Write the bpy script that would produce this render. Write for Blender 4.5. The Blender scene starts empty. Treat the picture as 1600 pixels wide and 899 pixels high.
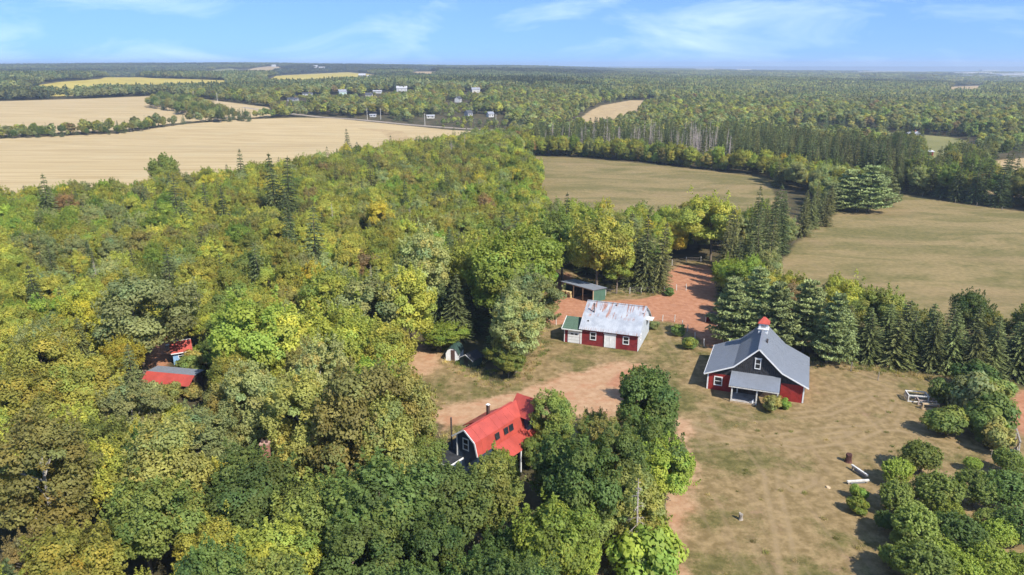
import bpy, math, random
import numpy as np
from mathutils import Vector

sc = bpy.context.scene
COL = sc.collection
R = math.radians

# ------------------------------------------------------------------ camera
F_PX, CX, CY = 1142.0, 800.0, 449.5          # focal length and centre in photo pixels (1600 x 899)
CH = 42.0                                     # drone height over the yard, metres
PT = math.atan((CY - 103.0) / F_PX)           # pitch from the sea horizon line
cam_d = bpy.data.cameras.new('camera')
cam_d.sensor_width = 36.0
cam_d.lens = 36.0 * F_PX / 1600.0
cam_d.clip_start = 0.5
cam_d.clip_end = 200000.0
cam = bpy.data.objects.new('camera', cam_d)
cam.location = (0, 0, CH)
cam.rotation_euler = (math.pi / 2 - PT, 0, 0)
COL.objects.link(cam)
sc.camera = cam

# ------------------------------------------------------------------ sky, sun, exposure
SUN_AZ, SUN_EL = R(138.0), R(45.0)            # compass from +Y towards +X
SD = Vector((math.sin(SUN_AZ) * math.cos(SUN_EL), math.cos(SUN_AZ) * math.cos(SUN_EL), math.sin(SUN_EL)))
world = bpy.data.worlds.new('World')
sc.world = world
world.use_nodes = True
wn, wl = world.node_tree.nodes, world.node_tree.links
wn.clear()
w_out = wn.new('ShaderNodeOutputWorld')
w_bg = wn.new('ShaderNodeBackground')
w_bg.inputs['Strength'].default_value = 0.135
w_sky = wn.new('ShaderNodeTexSky')
w_sky.sky_type = 'NISHITA'
w_sky.sun_disc = False
w_sky.sun_elevation = SUN_EL
w_sky.sun_rotation = SUN_AZ
w_sky.altitude = 60.0
w_sky.air_density = 1.0
w_sky.dust_density = 0.2
w_sky.ozone_density = 3.0
w_tc = wn.new('ShaderNodeTexCoord')
w_add = wn.new('ShaderNodeVectorMath'); w_add.operation = 'ADD'; w_add.inputs[1].default_value = (0, 0, 0.20)
w_nrm = wn.new('ShaderNodeVectorMath'); w_nrm.operation = 'NORMALIZE'
wl.new(w_tc.outputs['Generated'], w_add.inputs[0]); wl.new(w_add.outputs[0], w_nrm.inputs[0])
wl.new(w_nrm.outputs[0], w_sky.inputs['Vector'])
w_tint = wn.new('ShaderNodeMix'); w_tint.data_type = 'RGBA'; w_tint.blend_type = 'MULTIPLY'
w_tint.inputs['Factor'].default_value = 1.0
w_tint.inputs[7].default_value = (0.72, 0.87, 1.05, 1)
wl.new(w_sky.outputs[0], w_tint.inputs[6])
# thin cirrus: streaky noise on the view direction
w_map = wn.new('ShaderNodeMapping'); w_map.inputs['Scale'].default_value = (3.0, 3.0, 11.0)
w_map.inputs['Rotation'].default_value = (0.0, 0.12, 0.25)
w_noi = wn.new('ShaderNodeTexNoise'); w_noi.inputs['Scale'].default_value = 1.6
w_noi.inputs['Detail'].default_value = 7.0; w_noi.inputs['Roughness'].default_value = 0.58
w_noi.inputs['Distortion'].default_value = 0.5
wl.new(w_tc.outputs['Generated'], w_map.inputs['Vector']); wl.new(w_map.outputs[0], w_noi.inputs['Vector'])
w_rmp = wn.new('ShaderNodeMapRange'); w_rmp.inputs['From Min'].default_value = 0.47; w_rmp.inputs['From Max'].default_value = 0.92
w_rmp.inputs['To Max'].default_value = 0.78
wl.new(w_noi.outputs['Fac'], w_rmp.inputs['Value'])
w_cl = wn.new('ShaderNodeMix'); w_cl.data_type = 'RGBA'
w_cl.inputs[7].default_value = (5.6, 6.6, 7.9, 1)
wl.new(w_rmp.outputs[0], w_cl.inputs['Factor']); wl.new(w_tint.outputs[2], w_cl.inputs[6])
wl.new(w_cl.outputs[2], w_bg.inputs['Color']); wl.new(w_bg.outputs[0], w_out.inputs['Surface'])

sun_d = bpy.data.lights.new('sun', 'SUN')
sun_d.energy = 4.6
sun_d.angle = R(0.55)
sun_d.color = (1.0, 0.945, 0.86)
sun = bpy.data.objects.new('sun', sun_d)
sun.rotation_euler = SD.to_track_quat('Z', 'Y').to_euler()
COL.objects.link(sun)

sc.view_settings.view_transform = 'Standard'
sc.view_settings.look = 'None'
sc.view_settings.exposure = 0.72
sc.view_settings.gamma = 1.0
sc.view_settings.use_curve_mapping = False
sc.cycles.max_bounces = 5
sc.cycles.diffuse_bounces = 3
sc.cycles.glossy_bounces = 2
sc.cycles.transmission_bounces = 3
sc.cycles.volume_bounces = 0
sc.cycles.use_denoising = True
sc.cycles.use_adaptive_sampling = True
sc.cycles.adaptive_threshold = 0.02

# ------------------------------------------------------------------ terrain height and pixel -> ground
def sstep(a, b, x):
    t = np.clip((np.asarray(x, float) - a) / (b - a), 0, 1)
    return t * t * (3 - 2 * t)

def hgt(x, y):
    x = np.asarray(x, float); y = np.asarray(y, float)
    r = np.hypot(x, y)
    a = x / np.maximum(y, 1.0)
    g = np.interp(a, [-2, -0.75, -0.55, -0.34, -0.2, -0.08, 0.0, 0.1, 0.25, 0.6, 2],
                     [36, 38, 42, 45, 42, 35, 32, 22, 10, -4, -4])
    b = np.interp(a, [-2, -0.5, -0.1, 0.05, 0.2, 0.45, 2], [14, 15, 20, 17, 6, 0, 0])
    big = b * sstep(470, 1250, r) + (g - b) * sstep(1700, 3900, r)
    roll = (4.5 * np.sin(x / 330 + 1.2) * np.sin(y / 290 + 0.4) + 3.0 * np.sin(x / 170 - y / 210)) * sstep(430, 1100, r)
    roll = roll * (1 - 0.55 * sstep(2500, 5000, r))
    vx = (x - 40) / 260; vy = (y - 470) / 120
    dip = -4.0 * np.exp(-(vx * vx + vy * vy)) * sstep(390, 470, r)
    micro = 0.10 * np.sin(x / 7.3 + 0.7 * np.sin(y / 9.1)) * np.sin(y / 6.1) * (1 - sstep(250, 400, r))
    return big + roll + dip + micro * 0.6

def ray(px, py):
    u = -(py - CY) / F_PX
    return np.array([(px - CX) / F_PX, math.cos(PT) + u * math.sin(PT), -math.sin(PT) + u * math.cos(PT)])

_T = np.geomspace(25, 20000, 4000)
def G(px, py, up=0.0):
    """ground point under a photo pixel (up: the ground under a tree top seen there)"""
    d = ray(px, py)
    X = d[0] * _T; Y = d[1] * _T; Z = CH + d[2] * _T
    below = Z < hgt(X, Y) + up
    i = int(np.argmax(below)) if below.any() else len(_T) - 1
    a, b = _T[max(i - 1, 0)], _T[i]
    for _ in range(18):
        m = 0.5 * (a + b)
        if CH + d[2] * m < hgt(d[0] * m, d[1] * m) + up: b = m
        else: a = m
    return np.array([d[0] * b, d[1] * b])

def P(px, py, z):
    d = ray(px, py); t = (z - CH) / d[2]
    return np.array([d[0] * t, d[1] * t, z])

def proj(x, y, z):
    """world -> photo pixels"""
    dz = z - CH
    dep = y * math.cos(PT) - dz * math.sin(PT)
    up = y * math.sin(PT) + dz * math.cos(PT)
    return CX + F_PX * x / dep, CY - F_PX * up / dep, dep

def gpoly(pts, sub=4, far=0.0):
    """far: the near edge seen is a line of tree tops that high"""
    out = []
    n = len(pts); mid_y = sum(p[1] for p in pts) / n
    for i in range(n):
        a, b = pts[i], pts[(i + 1) % n]
        for k in range(sub):
            t = k / sub; py = a[1] + (b[1] - a[1]) * t
            out.append(G(a[0] + (b[0] - a[0]) * t, py, far * float(sstep(mid_y - 1.5, mid_y + 1.5, py))))
    return np.array(out)

def gline(pts, sub=5):
    out = []
    for a, b in zip(pts[:-1], pts[1:]):
        for k in range(sub):
            t = k / sub
            out.append(G(a[0] + (b[0] - a[0]) * t, a[1] + (b[1] - a[1]) * t))
    out.append(G(*pts[-1]))
    return np.array(out)

def seg_dist(px, py, poly, closed=True):
    n = len(poly)
    best = np.full(px.shape, 1e9)
    for i in range(n if closed else n - 1):
        ax, ay = poly[i]; bx, by = poly[(i + 1) % n]
        ex, ey = bx - ax, by - ay
        L = ex * ex + ey * ey + 1e-9
        t = np.clip(((px - ax) * ex + (py - ay) * ey) / L, 0, 1)
        d = (px - ax - t * ex) ** 2 + (py - ay - t * ey) ** 2
        np.minimum(best, d, out=best)
    return np.sqrt(best)

def inside(px, py, poly):
    c = np.zeros(px.shape, bool)
    n = len(poly)
    for i in range(n):
        ax, ay = poly[i]; bx, by = poly[(i + 1) % n]
        if ay == by: continue
        k = (ay > py) != (by > py)
        c ^= k & (px < (bx - ax) * (py - ay) / (by - ay) + ax)
    return c

def sdf(px, py, poly):
    d = seg_dist(px, py, poly)
    return np.where(inside(px, py, poly), d, -d)

# ------------------------------------------------------------------ layout, traced from the photograph in pixels
YARD = gpoly([(640, 600), (634, 560), (628, 540), (690, 552), (735, 580), (775, 602), (805, 592), (838, 540), (846, 492), (868, 440), (884, 424),
              (1000, 462), (1040, 452), (1044, 420), (1060, 409), (1112, 408), (1122, 500), (1150, 545), (1290, 566), (1400, 580),
              (1500, 592), (1600, 604), (1720, 625), (1720, 899), (1900, 1100), (870, 1100), (930, 899), (950, 800), (930, 700), (720, 705), (690, 660)])
DIRT_TAN = [gpoly(p) for p in (
    [(680, 650), (700, 636), (770, 619), (850, 600), (885, 584), (925, 574), (975, 566), (1010, 570), (985, 592), (978, 636), (930, 658), (880, 648), (840, 630), (760, 655), (690, 672)],
    [(632, 548), (655, 538), (690, 552), (684, 572), (660, 584), (640, 578)],
    [(1050, 655), (1072, 660), (1085, 720), (1080, 790), (1062, 840), (1075, 900), (1060, 900), (1035, 830), (1045, 760)])]
DIRT_RED = [gpoly(p) for p in (
    [(850, 505), (847, 488), (868, 442), (886, 427), (900, 440), (930, 472), (1000, 468), (1040, 458), (1046, 424), (1062, 414), (1110, 414),
     (1118, 450), (1114, 480), (1134, 520), (1146, 538), (1118, 548), (1098, 538), (1080, 520), (1062, 506), (1020, 500), (990, 492), (900, 498), (880, 508)],
    [(230, 572), (240, 530), (256, 518), (280, 518), (275, 540), (264, 556), (262, 580)],
    [(1578, 625), (1600, 606), (1720, 606), (1720, 690), (1600, 680), (1584, 660)],
    [(950, 603), (965, 585), (1000, 570), (1012, 575), (985, 592), (968, 604)])]
STUBBLE = [gpoly(p) for p in (
    [(-120, 224), (0, 217), (180, 209), (240, 201), (290, 194), (380, 187), (460, 184), (520, 185), (600, 193), (700, 203), (790, 208), (800, 216),
     (700, 236), (560, 258), (420, 288), (320, 304), (100, 332), (-120, 350)],
    [(-120, 162), (150, 154), (240, 150), (300, 153), (420, 168), (425, 181), (372, 186), (300, 190), (180, 204), (0, 212), (-120, 218)])]
PASTURE = [gpoly(p, far=f_) for f_, p in (
    (10.5, [(815, 243), (900, 247), (1000, 255), (1100, 266), (1200, 278), (1290, 292), (1298, 302), (1240, 306), (1100, 300), (1000, 304), (930, 300), (860, 296), (828, 262)]),
    (0.0, [(1202, 434), (1240, 385), (1292, 335), (1395, 307), (1420, 304), (1500, 319), (1600, 331), (1720, 346), (1720, 545), (1500, 530), (1340, 515), (1215, 468)]))]
TANFAR = [gpoly(p, far=8.5) for p in (
    [(862, 180), (940, 165), (985, 157), (1022, 157), (1012, 166), (985, 171), (930, 187)],
    [(370, 109), (420, 104), (445, 105), (400, 111)],
    [(640, 116), (650, 112), (680, 112), (676, 117)],
    [(1485, 136), (1530, 134), (1530, 140), (1488, 141)],
    [(1545, 252), (1600, 247), (1720, 252), (1720, 278), (1600, 270), (1552, 264)],
    [(1440, 243), (1478, 240), (1482, 248), (1444, 250)],
    [(560, 200), (700, 208), (700, 210), (560, 202)])]
YELLOW = [gpoly(p, far=7) for p in (
    [(60, 131), (190, 121), (358, 126), (355, 133), (190, 136), (60, 142)],
    [(395, 127), (440, 118), (545, 113), (612, 120), (540, 125), (450, 129)])]
GREENF = [gpoly(p, far=8.5) for p in (
    [(315, 111), (360, 107), (386, 112), (330, 114)],
    [(1230, 201), (1330, 203), (1480, 214), (1600, 235), (1720, 242), (1720, 254), (1600, 242), (1480, 228), (1390, 219), (1290, 212), (1230, 208)])]
ROAD = gline([(380, 168), (430, 175), (500, 183), (560, 187), (640, 195), (720, 201), (800, 205), (840, 206)])
TRACKS = [gline(p) for p in (
    [(1010, 650), (1075, 662), (1150, 682), (1250, 696), (1330, 686), (1390, 660), (1408, 628), (1392, 604), (1330, 582)],
    [(1085, 700), (1180, 690), (1300, 672), (1400, 668), (1500, 690)],
    [(1200, 690), (1206, 760), (1222, 830), (1236, 920)],
    [(1110, 640), (1180, 655), (1290, 645), (1370, 612), (1440, 618)],
    [(1250, 715), (1228, 730), (1225, 750), (1242, 762), (1262, 752), (1260, 730)],
    [(1210, 432), (1250, 424), (1275, 404), (1300, 396)])]
FORESTLESS = [YARD] + DIRT_TAN + DIRT_RED + STUBBLE + PASTURE + TANFAR + YELLOW + GREENF

# ------------------------------------------------------------------ material helpers
def nodes_of(name):
    m = bpy.data.materials.new(name); m.use_nodes = True
    nt = m.node_tree; nt.nodes.clear()
    out = nt.nodes.new('ShaderNodeOutputMaterial')
    return m, nt, out

class NT:
    def __init__(s, nt): s.nt = nt
    def n(s, t, **kw):
        nd = s.nt.nodes.new(t)
        for k, v in kw.items(): setattr(nd, k, v)
        return nd
    def link(s, a, b): s.nt.links.new(a, b)
    def put(s, inp, v):
        if isinstance(v, bpy.types.NodeSocket): s.nt.links.new(v, inp)
        else: inp.default_value = v
    def math(s, op, a, b=0.0, c=None):
        nd = s.n('ShaderNodeMath', operation=op)
        s.put(nd.inputs[0], a); s.put(nd.inputs[1], b)
        if c is not None: s.put(nd.inputs[2], c)
        return nd.outputs[0]
    def mix(s, f, a, b, blend='MIX'):
        nd = s.n('ShaderNodeMix', data_type='RGBA', blend_type=blend)
        s.put(nd.inputs[0], f)
        s.put(nd.inputs[6], a if isinstance(a, bpy.types.NodeSocket) else (*a, 1)[:4])
        s.put(nd.inputs[7], b if isinstance(b, bpy.types.NodeSocket) else (*b, 1)[:4])
        return nd.outputs[2]
    def noise(s, vec, scale, detail=4.0, rough=0.55, dist=0.0):
        nd = s.n('ShaderNodeTexNoise')
        s.put(nd.inputs['Vector'], vec); nd.inputs['Scale'].default_value = scale
        nd.inputs['Detail'].default_value = detail; nd.inputs['Roughness'].default_value = rough
        nd.inputs['Distortion'].default_value = dist
        return nd.outputs['Fac']
    def rng(s, v, a, b, c=0.0, d=1.0, smooth=True):
        nd = s.n('ShaderNodeMapRange', interpolation_type='SMOOTHSTEP' if smooth else 'LINEAR')
        s.put(nd.inputs['Value'], v)
        for k, x in zip(('From Min', 'From Max', 'To Min', 'To Max'), (a, b, c, d)): s.put(nd.inputs[k], x)
        return nd.outputs[0]
    def mapping(s, vec, scale=(1, 1, 1), rot=(0, 0, 0), loc=(0, 0, 0)):
        nd = s.n('ShaderNodeMapping')
        s.put(nd.inputs['Vector'], vec)
        nd.inputs['Scale'].default_value = scale; nd.inputs['Rotation'].default_value = rot; nd.inputs['Location'].default_value = loc
        return nd.outputs[0]
    def bsdf(s, col, rough=0.8, spec=0.25, metal=0.0, normal=None):
        nd = s.n('ShaderNodeBsdfPrincipled')
        s.put(nd.inputs['Base Color'], col if isinstance(col, bpy.types.NodeSocket) else (*col, 1)[:4])
        s.put(nd.inputs['Roughness'], rough); nd.inputs['Specular IOR Level'].default_value = spec
        nd.inputs['Metallic'].default_value = metal
        if normal is not None: s.link(normal, nd.inputs['Normal'])
        return nd.outputs[0]
    def bump(s, h, strength=0.3, dist=0.1):
        nd = s.n('ShaderNodeBump'); nd.inputs['Strength'].default_value = strength; nd.inputs['Distance'].default_value = dist
        s.link(h, nd.inputs['Height']); return nd.outputs[0]

MATS = {}
def paint(name, col, rough=0.55, spec=0.3, metal=0.0, vary=0.18, scale=1.5, dirt=(0.16, 0.11, 0.07), dirty=0.25, streak=False, seam=0.0, seam_axis=0, seam_w=0.3):
    """weathered painted or bare surface: large mottling, grime with its own shape, optional board or rib relief"""
    if name in MATS: return MATS[name]
    m, nt, out = nodes_of(name); T = NT(nt)
    co = T.n('ShaderNodeTexCoord').outputs['Object']
    n1 = T.noise(co, scale, 5, 0.6)
    n2 = T.noise(T.mapping(co, (6, 6, 0.7)) if streak else co, scale * 2.3, 6, 0.65)
    c = T.mix(T.rng(n1, 0.3, 0.7), tuple(x * (1 - vary) for x in col), tuple(min(x * (1 + vary), 1) for x in col))
    c = T.mix(T.math('MULTIPLY', T.rng(n2, 0.5, 0.78), dirty), c, dirt)
    nrm = None
    if seam:
        sep = T.n('ShaderNodeSeparateXYZ'); T.link(co, sep.inputs[0])
        f = T.math('FRACT', T.math('DIVIDE', sep.outputs[seam_axis], seam_w))
        g = T.math('ABSOLUTE', T.math('SUBTRACT', f, 0.5))
        nrm = T.bump(T.rng(g, 0.40, 0.5), seam, 0.03)
    T.link(T.bsdf(c, rough, spec, metal, nrm), out.inputs[0])
    MATS[name] = m
    return m

def foliage_material(name, trans=0.3, ywarm=(1.25, 1.15, 0.45), rough=0.6, gain=1.0):
    """leaf colour: per-tree colour 'tcol' (own property, or the scatter point's) x per-leaf tint"""
    m, nt, out = nodes_of(name); T = NT(nt)
    a = T.n('ShaderNodeAttribute', attribute_type='INSTANCER', attribute_name='tcol')
    t = T.n('ShaderNodeAttribute', attribute_type='GEOMETRY', attribute_name='tint')
    c = T.mix(1.0, a.outputs['Color'], t.outputs['Color'], 'MULTIPLY')
    oi = T.n('ShaderNodeObjectInfo')
    hsv = T.n('ShaderNodeHueSaturation')
    T.link(T.rng(oi.outputs['Random'], 0, 1, 0.488, 0.522, False), hsv.inputs['Hue'])
    T.link(T.rng(T.math('FRACT', T.math('MULTIPLY', oi.outputs['Random'], 7.31)), 0, 1, 0.72 * gain, 1.24 * gain, False), hsv.inputs['Value'])
    T.link(c, hsv.inputs['Color'])
    c = hsv.outputs[0]
    b = T.bsdf(c, rough, 0.22)
    tr = T.n('ShaderNodeBsdfTranslucent')
    T.link(T.mix(1.0, c, ywarm, 'MULTIPLY'), tr.inputs[0])
    mx = T.n('ShaderNodeMixShader'); mx.inputs[0].default_value = trans
    T.link(b, mx.inputs[1]); T.link(tr.outputs[0], mx.inputs[2]); T.link(mx.outputs[0], out.inputs[0])
    m.use_backface_culling = False
    return m

M_LEAF = foliage_material('leaf', 0.42, (1.15, 1.2, 0.5))
M_NEEDLE = foliage_material('needle', 0.16, (1.1, 1.1, 0.6), 0.65)
M_BARK = paint('bark', (0.16, 0.125, 0.095), 0.9, 0.1, vary=0.35, scale=4, dirty=0.4)
M_BIRCH = paint('birch_bark', (0.30, 0.275, 0.24), 0.85, 0.1, vary=0.25, scale=6, dirt=(0.06, 0.05, 0.04), dirty=0.7)
M_DEAD = paint('dead_wood', (0.30, 0.255, 0.225), 0.9, 0.1, vary=0.3, scale=3, dirty=0.3)

def ground_material():
    m, nt, out = nodes_of('ground'); T = NT(nt)
    pos = T.n('ShaderNodeNewGeometry').outputs['Position']
    def at(nm): return T.n('ShaderNodeAttribute', attribute_type='GEOMETRY', attribute_name=nm).outputs['Fac']
    n_big = T.noise(pos, 0.035, 4, 0.55)
    n_mid = T.noise(pos, 0.16, 5, 0.6)
    n_fin = T.noise(pos, 0.9, 5, 0.65)
    n_xf = T.noise(pos, 4.0, 4, 0.7)
    edge = T.math('MULTIPLY', T.math('SUBTRACT', n_mid, 0.5), 7.0)
    edge2 = T.math('MULTIPLY', T.math('SUBTRACT', n_fin, 0.5), 3.2)
    wob = T.math('ADD', edge, edge2)
    def mask(nm, w=0.6, k=1.0):
        return T.rng(T.math('ADD', at(nm), T.math('MULTIPLY', wob, k)), -w, w)
    # forest floor and rough ground
    c = T.mix(T.rng(n_mid, 0.35, 0.65), (0.050, 0.048, 0.022), (0.10, 0.078, 0.042))
    # lawn: dry straw with greener patches
    straw = T.mix(T.rng(n_fin, 0.35, 0.68), (0.170, 0.120, 0.052), (0.300, 0.214, 0.105))
    green = T.mix(T.rng(n_fin, 0.35, 0.68), (0.090, 0.082, 0.026), (0.170, 0.142, 0.052))
    gsel = T.rng(T.math('ADD', T.math('MULTIPLY', n_mid, 0.75), T.math('MULTIPLY', n_big, 0.6)), 0.52, 0.76)
    gs2 = T.rng(T.math('ADD', gsel, T.math('MULTIPLY', T.math('SUBTRACT', n_xf, 0.5), 1.5)), 0.05, 0.8)
    lawn = T.mix(gs2, green, straw)
    patch = T.rng(T.noise(pos, 0.23, 6, 0.7), 0.60, 0.72)
    lawn = T.mix(T.math('MULTIPLY', patch, 0.75), lawn, (0.29, 0.18, 0.11))
    stripes = T.noise(T.mapping(pos, (1.1, 0.10, 1), (0, 0, 0.12)), 0.9, 3, 0.5)
    lawn = T.mix(T.math('MULTIPLY', T.rng(stripes, 0.5, 0.68), 0.30), lawn, (0.27, 0.19, 0.11))
    c = T.mix(mask('lawn', 0.8, 0.35), c, lawn)
    # wheel tracks pressed into the grass
    tr = T.rng(T.math('ADD', T.math('ABSOLUTE', T.math('SUBTRACT', at('track'), 0.70)), T.math('MULTIPLY', T.math('SUBTRACT', n_fin, 0.5), 1.1)), 0.06, 0.42, 1, 0)
    c = T.mix(T.math('MULTIPLY', T.math('MULTIPLY', tr, T.rng(n_mid, 0.34, 0.56)), 0.5), c, (0.31, 0.225, 0.125))
    # pastures
    past = T.mix(T.rng(n_fin, 0.3, 0.7), (0.200, 0.152, 0.066), (0.275, 0.208, 0.096))
    pgre = T.mix(T.rng(n_fin, 0.3, 0.7), (0.100, 0.096, 0.032), (0.165, 0.142, 0.052))
    pn = T.noise(T.mapping(pos, (0.03, 0.07, 1), (0, 0, 0.3)), 1.0, 8, 0.72, 0.8)
    ps = T.math('MULTIPLY', T.rng(pn, 0.42, 0.60), 0.85)
    past = T.mix(ps, past, pgre)
    past = T.mix(T.math('MULTIPLY', T.rng(n_big, 0.5, 0.7), 0.35), past, (0.30, 0.20, 0.11))
    past = T.mix(T.math('MULTIPLY', T.rng(n_xf, 0.62, 0.78), 0.4), past, (0.13, 0.11, 0.05))
    c = T.mix(mask('past', 0.8, 0.3), c, past)
    # stubble fields with harvest rows
    rows = T.noise(T.mapping(pos, (0.010, 0.16, 1), (0, 0, R(-13))), 1.0, 5, 0.65, 1.2)
    rows2 = T.noise(T.mapping(pos, (0.004, 0.62, 1), (0, 0, R(-13))), 1.0, 2, 0.5)
    stub = T.mix(T.rng(rows, 0.34, 0.66), (0.365, 0.268, 0.132), (0.475, 0.365, 0.198))
    stub = T.mix(T.math('MULTIPLY', T.rng(rows2, 0.55, 0.7), 0.25), stub, (0.38, 0.27, 0.145))
    stub = T.mix(T.math('MULTIPLY', T.rng(n_big, 0.52, 0.70), 0.3), stub, (0.40, 0.33, 0.19))
    c = T.mix(mask('stub', 1.2, 0.4), c, stub)
    c = T.mix(mask('tanf', 1.2, 0.5), c, T.mix(T.rng(n_mid, 0.3, 0.7), (0.33, 0.235, 0.12), (0.42, 0.31, 0.16)))
    c = T.mix(mask('yell', 1.5, 0.5), c, T.mix(T.rng(n_big, 0.3, 0.7), (0.36, 0.28, 0.06), (0.45, 0.36, 0.09)))
    c = T.mix(mask('gree', 1.2, 0.5), c, T.mix(T.rng(n_big, 0.3, 0.7), (0.16, 0.155, 0.055), (0.22, 0.205, 0.078)))
    # bare dirt
    tan = T.mix(T.rng(n_fin, 0.3, 0.7), (0.34, 0.198, 0.108), (0.44, 0.285, 0.168))
    tan = T.mix(T.math('MULTIPLY', T.rng(n_xf, 0.58, 0.74), 0.5), tan, (0.22, 0.165, 0.09))
    tan = T.mix(T.math('MULTIPLY', T.rng(T.noise(pos, 0.3, 5, 0.65), 0.50, 0.66), 0.7), tan, (0.37, 0.185, 0.10))
    c = T.mix(mask('dtan', 0.9, 0.75), c, tan)
    red = T.mix(T.rng(n_fin, 0.3, 0.7), (0.315, 0.140, 0.074), (0.415, 0.210, 0.122))
    red = T.mix(T.math('MULTIPLY', T.rng(n_mid, 0.52, 0.70), 0.5), red, (0.24, 0.12, 0.07))
    c = T.mix(mask('dred', 0.7, 0.35), c, red)
    c = T.mix(T.rng(at('road'), 2.0, 3.2, 1, 0), c, (0.30, 0.25, 0.20))
    hb = T.math('ADD', T.math('MULTIPLY', n_fin, 0.5), T.math('MULTIPLY', n_xf, 0.5))
    T.link(T.bsdf(c, 0.95, 0.08, 0, T.bump(hb, 0.42, 0.2)), out.inputs[0])
    return m
M_GROUND = ground_material()

# ------------------------------------------------------------------ mesh helpers
def tag(o, label=None, cat=None, group=None, kind=None):
    if label: o['label'] = label
    if cat: o['category'] = cat
    if group: o['group'] = group
    if kind: o['kind'] = kind
    return o

def fast_mesh(name, verts, faces, mat=None, smooth=False, tint=None, attrs=None):
    """verts (n,3), faces (m,k) of one size"""
    me = bpy.data.meshes.new(name)
    verts = np.asarray(verts, np.float32); faces = np.asarray(faces, np.int32)
    nf, k = faces.shape
    me.vertices.add(len(verts)); me.vertices.foreach_set('co', verts.ravel())
    me.loops.add(nf * k); me.loops.foreach_set('vertex_index', faces.ravel())
    me.polygons.add(nf); me.polygons.foreach_set('loop_start', np.arange(0, nf * k, k, dtype=np.int32))
    if smooth: me.polygons.foreach_set('use_smooth', np.ones(nf, bool))
    if tint is not None:
        at = me.attributes.new('tint', 'FLOAT_COLOR', 'POINT')
        at.data.foreach_set('color', np.concatenate([tint, np.ones((len(tint), 1))], 1).astype(np.float32).ravel())
    for nm, arr in (attrs or {}).items():
        at = me.attributes.new(nm, 'FLOAT', 'POINT'); at.data.foreach_set('value', arr.astype(np.float32))
    me.update(calc_edges=True)
    if mat: me.materials.append(mat)
    return me

class MB:
    def __init__(s): s.v = []; s.f = []
    def add(s, vs, fs):
        b = len(s.v); s.v += [tuple(map(float, p)) for p in vs]; s.f += [tuple(b + i for i in q) for q in fs]
        return s
    def box(s, x0, y0, z0, x1, y1, z1):
        return s.add([(x0, y0, z0), (x1, y0, z0), (x1, y1, z0), (x0, y1, z0), (x0, y0, z1), (x1, y0, z1), (x1, y1, z1), (x0, y1, z1)],
                     [(3, 2, 1, 0), (4, 5, 6, 7), (0, 1, 5, 4), (1, 2, 6, 5), (2, 3, 7, 6), (3, 0, 4, 7)])
    def prism(s, poly, off):
        """extrude a 3-D polygon by a vector"""
        n = len(poly); o = Vector(off)
        a = [Vector(p) for p in poly]; b = [p + o for p in a]
        return s.add(a + b, [tuple(range(n))[::-1], tuple(range(n, 2 * n))] + [(i, (i + 1) % n, n + (i + 1) % n, n + i) for i in range(n)])
    def slab(s, p, t):
        """quad p thickened downward along its normal by t"""
        a = [Vector(q) for q in p]
        nrm = (a[1] - a[0]).cross(a[3] - a[0]).normalized()
        return s.prism(p, -nrm * t)
    def beam(s, a, b, w, h=None):
        h = h or w
        a = Vector(a); b = Vector(b); d = (b - a).normalized()
        u = d.cross(Vector((0, 0, 1)))
        if u.length < 1e-3: u = Vector((1, 0, 0))
        u.normalize(); v = u.cross(d)
        q = [a + u * (sx * w / 2) + v * (sy * h / 2) for sx, sy in ((-1, -1), (1, -1), (1, 1), (-1, 1))]
        return s.prism(q, b - a)
    def tube(s, pts, rad, n=6, cap=True):
        rings = []
        for i, p in enumerate(pts):
            p = Vector(p)
            d = (Vector(pts[min(i + 1, len(pts) - 1)]) - Vector(pts[max(i - 1, 0)])).normalized()
            u = d.cross(Vector((0.13, 0.97, 0.2))).normalized(); v = d.cross(u)
            rings.append([p + (u * math.cos(2 * math.pi * k / n) + v * math.sin(2 * math.pi * k / n)) * rad[i] for k in range(n)])
        vs = [q for r_ in rings for q in r_]; fs = []
        for i in range(len(rings) - 1):
            for k in range(n):
                fs.append((i * n + k, i * n + (k + 1) % n, (i + 1) * n + (k + 1) % n, (i + 1) * n + k))
        if cap: fs += [tuple(range(n))[::-1], tuple(range((len(rings) - 1) * n, len(rings) * n))]
        return s.add(vs, fs)
    def mesh(s, name, mat, smooth=False):
        me = bpy.data.meshes.new(name); me.from_pydata(s.v, [], s.f)
        if smooth: me.polygons.foreach_set('use_smooth', [True] * len(me.polygons))
        me.materials.append(mat); me.update(); return me
    def build(s, name, mat, parent=None, smooth=False, bevel=0.0):
        o = bpy.data.objects.new(name, s.mesh(name, mat, smooth)); COL.objects.link(o)
        if parent: o.parent = parent
        if bevel:
            b = o.modifiers.new('edge', 'BEVEL'); b.width = bevel; b.segments = 1
        return o

def link(name, me, parent=None):
    o = bpy.data.objects.new(name, me); COL.objects.link(o)
    if parent: o.parent = parent
    return o

def thing(name, label, cat, loc, rz=0.0, group=None):
    o = bpy.data.objects.new(name, None); COL.objects.link(o)
    o.location = loc; o.rotation_euler = (0, 0, rz); o.empty_display_size = 0.3
    return tag(o, label, cat, group)

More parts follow.
